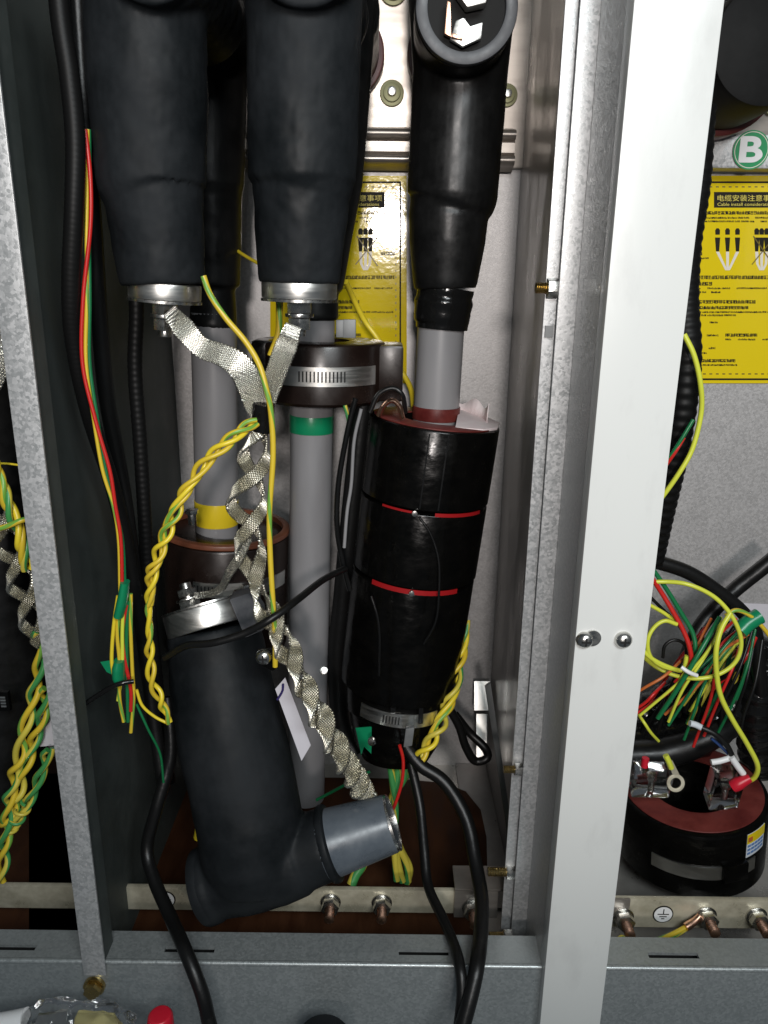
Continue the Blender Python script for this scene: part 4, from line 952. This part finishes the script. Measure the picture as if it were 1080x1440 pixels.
wire('yellow_wire', 'yellow wire lying across the twisted wires at the left edge', [(-10, 745, 0.565), (10, 740, 0.565), (30, 732, 0.566), (48, 728, 0.575)], 4, 'yg')
wire('yellow_wire', 'faint thin wire high beside the narrow upright', [(-10, 652, 0.60), (10, 652, 0.60), (34, 655, 0.60)], 1.6, 'wyellow')
twisted('twisted_wires', 'longest twisted wires hanging beside the narrow upright at left', [(55, 885, 0.585), (56, 930, 0.585), (45, 985, 0.585), (30, 1050, 0.585), (16, 1110, 0.585), (8, 1170, 0.585), (2, 1245, 0.585)], 6, 4.4, 85, ['yg2', 'yg'])
twisted('twisted_wires', 'twisted wires hanging right of the longest ones in the dark', [(66, 965, 0.59), (58, 1010, 0.59), (42, 1060, 0.59), (26, 1110, 0.59), (10, 1160, 0.59)], 6, 4.4, 75, ['yg', 'yg2'])
twisted('twisted_wires', 'short twisted wires with coiled end nearest the narrow upright', [(70, 1052, 0.59), (58, 1085, 0.59), (44, 1120, 0.59), (28, 1148, 0.59), (10, 1180, 0.59)], 5, 4.0, 80, ['yg2', 'yg2'])
hl = dense([(40, 1128, 0.588), (32, 1138, 0.588), (24, 1152, 0.588), (14, 1165, 0.588)], 60); T, N, B = frames(hl); a = np.linspace(0, 6*math.pi, 60)
o = obj('coiled_wire', MB().sweep(hl+(N*np.cos(a)[:, None]+B*np.sin(a)[:, None])*0.0055, 0.0016, 8), MT['yg2'], smooth=80); tag(o, 'few coils of striped wire round the short twisted wires', 'wire')
o = obj('paper_tag', MB().prism([P(54, 1010, 0.60), P(66, 990, 0.60), P(80, 1048, 0.60), P(56, 1050, 0.60)], (0, 0.0008, 0)), MT['card']); tag(o, 'pale paper tag half hidden by the narrow upright', 'tag')
hk = P(4, 985, 0.58); o = obj('neighbour_clamp', MB().obox(hk, (0.006, 0, 0), (0, 0.002, 0), (0, 0, 0.009)), MT['blackcase']); tag(o, 'black clamp block at the left edge with bright slots', 'clamp')
mb = MB()
for i in range(4): mb.obox(hk+np.array([0.0015, -0.0024, -0.004+0.0028*i]), (0.0022, 0, 0), (0, 0.0004, 0), (0, 0, 0.0008))
obj('slot_teeth', mb, MT['steel'], o, local=True).location = -o.location

# ================================================================== RIGHT COMPARTMENT
def mk(name, mb, m, label, cat, **k): return tag(obj(name, mb, MT[m], **k), label, cat)
C = P(1085, 60, 0.80); tb_ = thing('bushing_boot', C, 'round black rubber boot at the top right corner', 'bushing')
obj('boot', MB().cyl(C, C+[0, 0.10, 0], M(82, C), 48, M(86, C)), MT['boot'], tb_, bevel=0.006)
obj('flange_ring', MB().cyl(C+[0, 0.101, 0], C+[0, 0.15, 0], M(95, C), 48), MT['darkred'], tb_, bevel=0.003)
lb = P(985, 20, 0.80); mk('black_bracket', MB().obox(P(1015, 15, 0.90), (M(28, lb), 0, 0), (0, 0.01, 0), (0, 0, M(30, lb))), 'blackcase', 'black bracket beside the white post at the top right', 'bracket', bevel=0.003)
conduit('thick black corrugated conduit coming out behind the white post', [(985, 150, 0.78), (978, 260, 0.78), (966, 340, 0.77), (962, 420, 0.76), (966, 500, 0.75), (960, 570, 0.75), (948, 640, 0.76), (930, 720, 0.78), (915, 790, 0.80)], 20, 15, n=420, seg=20, amp=0.035)
wire('yellow_wire', 'lime wire curving along the thick conduit under the right notice', [(962, 470, 0.728), (976, 500, 0.725), (985, 540, 0.725), (986, 580, 0.73), (974, 630, 0.73), (955, 665, 0.73), (928, 703, 0.735), (905, 730, 0.74)], 3.6, 'wlime')
wire('red_wire', 'red wire against the thick conduit beside the white post', [(962, 615, 0.724), (950, 635, 0.724), (936, 655, 0.728), (920, 680, 0.735)], 2.6, 'wred')
wire('green_wire', 'dark green wire against the thick conduit beside the white post', [(975, 590, 0.723), (958, 618, 0.723), (940, 645, 0.727), (922, 668, 0.734)], 2.8, 'wgreen')
Yk = 0.74
G = 'loose wires in the right compartment'
def rw(name, label, pts, rpx, m, Y=Yk, cat='wire'): return wire(name, label, [(x, y, Y+dz) for x, y, dz in pts], rpx, m, cat, G)
wire('black_cable', 'black cable sloping down right across the right back wall', [(895, 785, 0.80), (930, 792, 0.80), (970, 806, 0.80), (1010, 832, 0.80), (1045, 862, 0.80), (1062, 890, 0.80), (1068, 950, 0.80), (1075, 1040, 0.82)], 10, 'wblack', 'cable')
wire('black_cable', 'black cable rising to the right edge behind the sloping one', [(1100, 776, 0.86), (1070, 800, 0.86), (1035, 828, 0.86), (1005, 856, 0.85), (980, 890, 0.84), (960, 940, 0.83)], 11, 'wblack', 'cable')
rw('yellow_wire', 'big loop of lime yellow wire beside the white post', [(890, 822, 0), (930, 818, 0), (968, 822, -.01), (1005, 840, -.015), (1030, 868, -.02), (1042, 900, -.02), (1036, 928, -.02), (1015, 946, -.02), (985, 954, -.02), (950, 950, -.01), (920, 936, 0), (895, 914, 0)], 3.1, 'wlime')
rw('yellow_wire', 'small loop of yellow wire inside the big loop', [(952, 878, -.01), (935, 873, -.01), (920, 882, -.01), (911, 900, -.012), (914, 922, -.012), (930, 936, -.012), (955, 943, -.012)], 3.0, 'wlime')
rw('yellow_wire', 'yellow wire falling in a curve to the red terminal sleeve', [(1027, 862, -.02), (1014, 885, -.025), (1007, 915, -.03), (1008, 950, -.03), (1014, 980, -.03), (1030, 1012, -.03), (1050, 1045, -.03), (1065, 1075, -.03), (1062, 1092, -.025), (1050, 1100, -.02)], 3.6, 'wlime')
rw('yellow_wire', 'lime wire arching to the right edge from the big loop', [(1020, 866, .0), (1035, 858, .0), (1055, 866, .0), (1075, 885, .0), (1095, 915, .0)], 3.0, 'yg')
rw('yellow_wire', 'short yellow wire from the white post to the red wire', [(892, 842, 0), (912, 850, 0), (938, 865, 0), (958, 882, 0), (970, 910, 0)], 2.8, 'wlime')
rw('yellow_wire', 'yellow wire from the white post low under the big loop', [(895, 905, -.012), (915, 925, -.012), (940, 938, -.012), (960, 942, -.012), (966, 922, -.012)], 3.2, 'wlime')
rw('red_wire', 'red wire slanting down from the white post into the bundle', [(908, 800, 0), (928, 830, 0), (945, 858, -.005), (960, 885, -.01), (970, 912, -.015), (970, 935, -.015), (950, 960, -.01)], 3.4, 'wred')
rw('green_wire', 'green wire slanting down from the white post into the bundle', [(912, 792, .004), (935, 825, .004), (958, 862, 0), (974, 890, -.005), (978, 915, -.01), (974, 940, -.01)], 3.2, 'wgreen')
rw('black_lead', 'thin black lead slanting down inside the loops', [(905, 830, .01), (930, 855, .01), (955, 880, .01), (972, 910, .01)], 2.4, 'wblack')
rw('black_lead', 'small black wire arch under the big loop', [(932, 925, .0), (935, 908, .0), (948, 900, .0), (962, 906, .0), (966, 925, .0)], 2.4, 'wblack')
# the big diagonal bundle: individual wires
rnd = random.Random(11)
names = {'wlime': 'yellow_wire', 'wgreen': 'green_wire', 'wred': 'red_wire', 'yg': 'striped_wire', 'worange': 'orange_wire', 'wblack': 'black_lead'}
bund = [('wgreen', (1012, 868), (985, 915), (955, 965), (925, 1010), 'green wire at the heart of the diagonal bundle'), ('wlime', (1014, 868), (1002, 905), (965, 950), (900, 1006), 'yellow wire along the upper side of the diagonal bundle'),
        ('wlime', (1020, 872), (990, 925), (960, 970), (940, 1015), 'yellow wire along the lower side of the diagonal bundle'), ('wred', (1035, 870), (1005, 900), (965, 955), (885, 1010), 'red wire running through the diagonal bundle to the post'),
        ('wgreen', (1055, 872), (1020, 908), (980, 960), (940, 1020), 'dark green wire from the green tape through the bundle'), ('worange', (1052, 892), (1010, 920), (985, 960), (935, 1005), 'orange red wire low in the diagonal bundle'),
        ('wred', (1045, 880), (1010, 915), (1000, 980), (975, 1050), 'red wire turning down to the black plug'), ('wlime', (1050, 890), (1020, 925), (990, 970), (970, 1000), 'lime wire at the right of the diagonal bundle'),
        ('worange', (1000, 870), (985, 900), (970, 935), (958, 975), 'orange brown wire behind the red one'), ('wgreen', (1000, 940), (985, 975), (975, 1005), (962, 1040), 'green wire dropping to the black plug'),
        ('wred', (935, 960), (920, 975), (905, 990), (880, 1005), 'short red wire end by the post foot'), ('worange', (962, 925), (935, 950), (910, 965), (885, 980), 'orange wire passing behind the white post'),
        ('wlime', (893, 998), (905, 1015), (915, 1030), (926, 1042), 'short yellow wire dropping to the ring plug'), ('wblack', (1060, 880), (1040, 940), (1015, 990), (990, 1030), 'black lead behind the diagonal bundle'),
        ('wgreen', (1062, 885), (1050, 940), (1030, 990), (1010, 1030), 'dark green wire at the right rear of the bundle'), ('wblack', (1072, 900), (1062, 960), (1045, 1010), (1040, 1050), 'black lead at the far right rear of the bundle'),
        ('wred', (1042, 905), (1030, 940), (1010, 985), (990, 1035), 'dark red wire in the shade of the bundle'), ('wlime', (985, 905), (975, 930), (960, 950), (950, 968), 'short yellow end crossing under the loops')]
for k, (mm, a, b, c, d, lab) in enumerate(bund):
    dz = rnd.uniform(-0.012, 0.02) if k > 4 else -0.012+0.003*k
    rw(names[mm], lab, [(a[0], a[1], dz+.01), (b[0], b[1], dz-.008), (c[0], c[1], dz-.008), (d[0], d[1], dz)], 3.4 if mm == 'wgreen' and k == 0 else 2.2, mm)
mk('green_tape_wrap', MB().sweep(dense([(1068, 866, 0.745), (1052, 876, 0.743), (1040, 888, 0.74)], 10), 0.0085, 18), 'greentape', 'green tape wrapped round the upper end of the diagonal bundle', 'tape')
mk('clear_tie', MB().sweep(dense([(958, 938, 0.715), (968, 945, 0.712), (980, 950, 0.714)], 8), 0.0022, 10), 'whitep', 'pale cable tie across the diagonal bundle', 'cable tie')
tg2 = thing('wire_tangle', P(1000, 960, 0.82), 'dark tangle of thin wires behind the bright diagonal bundle', 'wire bundle')
for k in range(26):
    x, y = rnd.uniform(985, 1072), rnd.uniform(872, 912); x2, y2 = x-rnd.uniform(30, 95), y+rnd.uniform(60, 150); dd = rnd.uniform(0.79, 0.85)
    mb, C = wire_mesh([(x, y, dd), ((x+x2)/2+rnd.uniform(-14, 14), (y+y2)/2+rnd.uniform(-10, 16), dd-0.015), (x2, y2, dd)], M(rnd.uniform(2.2, 4.2), P(1000, 950, dd)), n=20, seg=8)
    obj('wire', mb, MT[rnd.choice(['wblack', 'wgreen', 'wred', 'wblack', 'worange', 'wblack', 'yg2'])], tg2, smooth=80)
# black plug mass behind the CT
mb = MB(); C, R = prof([(860, 1066, 0.80, 20), (890, 1062, 0.80, 21), (930, 1060, 0.80, 22), (965, 1050, 0.80, 21), (1000, 1036, 0.80, 18), (1030, 1020, 0.81, 16)]); mb.sweep(C, R, 32)
o = link('black_hose_coil', fuse(mb, 0.003, 4), MT['rubber_new']); tag(o, 'black rubber hose end behind the ring transformer of the right compartment', 'hose')
for pts, hw, lab in (([(1085, 900, 0.84), (1050, 960, 0.84), (1000, 1015, 0.84), (940, 1045, 0.84), (870, 1052, 0.84)], 34, 'thick black taped bundle sloping down behind the thin wires'),
                     ([(1075, 930, 0.82), (1062, 1000, 0.82), (1068, 1080, 0.83)], 26, 'black taped bundle upright at the right edge behind the thin wires'),
                     ([(1040, 905, 0.86), (975, 960, 0.86), (915, 1000, 0.86), (870, 1015, 0.86)], 26, 'upper black taped bundle in the shade behind the thin wires')):
    C = dense(pts, 60); rr = M(hw, C[30])*(1+0.05*np.sin(np.arange(60)*0.9)+0.03*np.sin(np.arange(60)*2.3))
    mk('taped_bundle', MB().sweep(C, rr, 24), 'tape', lab, 'cable bundle', smooth=70)
# big ring transformer, lying on the floor
cT = P(972, 1105, 0.77); rT = M(100, cT)
axd = unit(np.array([0.10, 0.04, -1.0])); cB = cT+axd*0.088
rt = thing('ring_transformer', cB, 'large black ring transformer with red face and colour sticker on the right', 'transformer', 'ring current transformers')
obj('case', ring_body(cT, cB, rT, rT*0.55, ch=0.004), MT['blackcase'], rt, smooth=30)
obj('red_face', ring_body(cT-axd*0.0018, cT-axd*0.0002, rT*0.93, rT*0.57, ch=0.0006), MT['redface'], rt)
hc = cT+axd*0.048
hose_clamp(rt, hc, axd, rT, 0.0085, None, None, -0.55, 0.85)
T, N, B = frames(np.array([hc, hc+axd]), np.array((0, -1, 0.02)))
def onring(a, depth, e=0.0): return cT+axd*depth+(math.cos(a)*N[0]+math.sin(a)*B[0])*(rT+e)
q = onring(-0.18 if B[0][0] < 0 else 0.18, 0.048, 0.003); sgn = 1 if B[0][0] > 0 else -1
a_ = 0.20*sgn; dN = math.cos(a_)*N[0]+math.sin(a_)*B[0]; dS = -math.sin(a_)*N[0]+math.cos(a_)*B[0]
obj('clamp_housing', MB().obox(onring(a_, 0.046, 0.003), dS*0.014, dN*0.004, axd*0.011), MT['blackcase'], rt, bevel=0.0015)
stk = band_arc(cT+axd*0.020, axd, rT+0.0003, 0.0155, 0.38*sgn, 0.74*sgn, 0.0004, 16); so = obj('sticker', stk, MT['pale'], rt)
obj('sticker_top', band_arc(cT+axd*0.011, axd, rT+0.0008, 0.0062, 0.38*sgn, 0.74*sgn, 0.0003, 16), MT['yellow'], so)
mb = MB()
for i in range(3):
    for j in range(5):
        a_ = (0.42+0.065*j)*sgn; dN = math.cos(a_)*N[0]+math.sin(a_)*B[0]; dS = -math.sin(a_)*N[0]+math.cos(a_)*B[0]
        mb.obox(cT+axd*(0.0205+0.005*i)+dN*(rT+0.001), dS*0.0021, dN*0.0002, axd*0.0013)
obj('sticker_print', mb, MT['blueink'], so)
a_ = 0.43*sgn; dN = math.cos(a_)*N[0]+math.sin(a_)*B[0]; dS = -math.sin(a_)*N[0]+math.cos(a_)*B[0]
obj('sticker_mark', MB().obox(cT+axd*0.0115+dN*(rT+0.0014), dS*0.0030, dN*0.0002, axd*0.003), MT['worange'], so)
# clear terminal covers with terminal screws
def term_cover(px, py, wpx, hpx):
    c = P(px, py, 0.735); 
    cv = obj('terminal_cover', MB().obox(c, (M(wpx, c), 0, 0), (0, 0.010, 0.004), (0.002, 0, M(hpx, c))), MT['clear'], rt, bevel=0.0012)
    obj('terminal_screw', MB().cyl(c+[0, 0, -0.012], c+[0, 0, 0.002], 0.0035, 14).cyl(c+[0, 0, 0.001], c+[0, 0, 0.006], 0.0055, 6), MT['nut'], cv, bevel=0.0005)
term_cover(1018, 1107, 20, 24); term_cover(915, 1096, 26, 16)
mk('red_sleeve', MB().sweep(dense([(1030, 1106, 0.715), (1042, 1100, 0.713), (1055, 1094, 0.712)], 8), [0.0065, 0.007, 0.0072, 0.0068, 0.006, 0.0055, 0.005, 0.004], 14), 'redp', 'red terminal sleeve at the end of the yellow wire', 'sleeve')
mk('red_cap', MB().cyl(P(906, 1078, 0.73), P(908, 1066, 0.73), 0.004, 12), 'redp', 'tiny red cap on the left clear terminal cover', 'cap')  # tiny red cap standing on the terminal cover
mk('marker_sleeve', MB().sweep(dense([(1000, 1072, 0.72), (1013, 1070, 0.72), (1026, 1066, 0.72)], 6), 0.0032, 14), 'whitep', 'white marker sleeve lying level above the clear cover', 'marker sleeve')
mk('marker_sleeve', MB().sweep(dense([(1028, 1064, 0.718), (1036, 1076, 0.718), (1045, 1088, 0.718)], 6), 0.0036, 14), 'whitep', 'white marker sleeve slanting towards the red sleeve', 'marker sleeve')
mk('marker_sleeve', MB().sweep(dense([(970, 1017, 0.73), (978, 1019, 0.73), (986, 1023, 0.73)], 6), 0.0034, 14), 'pale', 'grey marker sleeve on the black lead above the ring transformer', 'marker sleeve')
rw('black_lead', 'black lead from the grey marker sleeve to the white one', [(984, 1022, -.01), (1005, 1032, -.015), (1022, 1048, -.018), (1032, 1068, -.02), (1046, 1092, -.02)], 4, 'wblack')
rw('blue_wire', 'dark blue wire beside the black lead above the ring transformer', [(1000, 1038, -.01), (1012, 1048, -.012), (1024, 1060, -.015)], 2.2, 'wblue')
# ring lug on the yellow wire
lc = P(950, 1101, 0.715)
lg = thing('ring_lug', lc, 'brassy ring lug lying in front of the red ring face', 'cable lug')
obj('eye', MB().tubewall(lc+[0, -0.001, 0.0003], lc+[0, 0.001, -0.0003], M(12.5, lc), M(7.6, lc), 36), MT['barm'], lg, bevel=0.0003)
obj('shank', MB().prism([P(946, 1090, 0.716), P(956, 1090, 0.716), P(946, 1070, 0.717), P(939, 1070, 0.717)], (0, 0.0025, 0)), MT['barm'], lg, bevel=0.0006)
obj('insulation', MB().sweep(dense([(944, 1080, 0.716), (940, 1070, 0.716), (936, 1062, 0.717)], 6), 0.0032, 12), MT['wlime'], lg)
# striped short lead to earth bolt
C = dense([(890, 1345, 0.60), (900, 1333, 0.605), (920, 1324, 0.61), (945, 1314, 0.618), (968, 1302, 0.625)], 30)
sl = thing('earth_lead', C[-1], 'short striped lead crimped to the earth bolt on the right', 'earth lead')
obj('wire', MB().sweep(C, M(3.6, C[10]), 12), MT['yg'], sl)
C = dense([(894, 1348, 0.598), (905, 1334, 0.602), (925, 1326, 0.608), (948, 1317, 0.617), (966, 1306, 0.624)], 30); obj('wire', MB().sweep(C, M(2.6, C[10]), 12), MT['yg2'], sl)
obj('crimp', MB().sweep(dense([(964, 1304, 0.622), (976, 1296, 0.626), (984, 1288, 0.629)], 6), [0.0040, 0.0042, 0.0040, 0.0036, 0.0034, 0.003], 14), MT['copper'], sl)
wire('yellow_wire', 'small yellow green loop on the floor beside the white post', [(860, 1335, 0.60), (868, 1322, 0.60), (876, 1318, 0.602), (884, 1330, 0.60), (887, 1345, 0.598)], 3, 'yg2')

# ================================================================== THINGS AT THE BOTTOM EDGE, in front of the beam
c = P(226, 1450, 0.50); rr = M(19, c)
rcap = thing('red_cap', c, 'red plastic cap at the bottom edge in front of the beam', 'cap')  # unidentified red thing, modelled as a plastic cap
obj('shell', MB().sweep([c+[0, 0, -0.02], c+[0, 0, 0.006], c+[0.001, 0, 0.0165], c+[0.001, 0, 0.019]], [rr*1.05, rr*1.0, rr*0.9, rr*0.75], 28), MT['redp'], rcap, bevel=0.001)
pb = thing('clear_pouch', P(110, 1450, 0.49), 'crumpled clear plastic pouch at the bottom left edge', 'pouch')
mb = MB(); C, R = prof([(38, 1448, 0.49, 22), (60, 1440, 0.49, 30), (100, 1446, 0.49, 34), (150, 1448, 0.49, 34), (182, 1456, 0.49, 24)], 4); mb.sweep(C, R, 24)
link('film', dented(fuse(mb, 0.0025, 2), 0.004, 90, 4), MT['clear'], pb)
obj('leaflet', MB().prism([P(100, 1450, 0.49), P(165, 1455, 0.49), P(160, 1428, 0.49), P(110, 1425, 0.49)], (0, 0.002, 0)), MT['inkp'], pb)
obj('foil', MB().prism([P(48, 1450, 0.49), P(96, 1452, 0.49), P(94, 1424, 0.49), P(55, 1430, 0.49)], (0, 0.002, 0)), MT['steel'], pb)
mk('white_sleeve', MB().sweep(dense([(-30, 1446, 0.49), (10, 1440, 0.49), (38, 1434, 0.49)], 8), M(16, P(10, 1440, 0.49)), 18), 'whitep', 'white tube end at the bottom left corner', 'tube')
c = P(455, 1482, 0.50); mk('black_cap', MB().sweep([c+[0, 0, -0.02], c+[0, 0, 0.012], c+[0, 0, 0.0185], c+[0, 0, 0.02]], [M(42, c), M(42, c), M(36, c), M(20, c)], 32), 'rubber', 'black rounded cap at the bottom edge below the beam', 'cap')  # unidentified round black thing, modelled as a cap

mk('wall_card', MB().prism([P(1050, 900, YB-0.001), P(1095, 905, YB-0.001), P(1095, 850, YB-0.001), P(1046, 848, YB-0.001)], (0, -0.0006, 0)), 'card', 'pale card on the right back wall behind the wires', 'card')
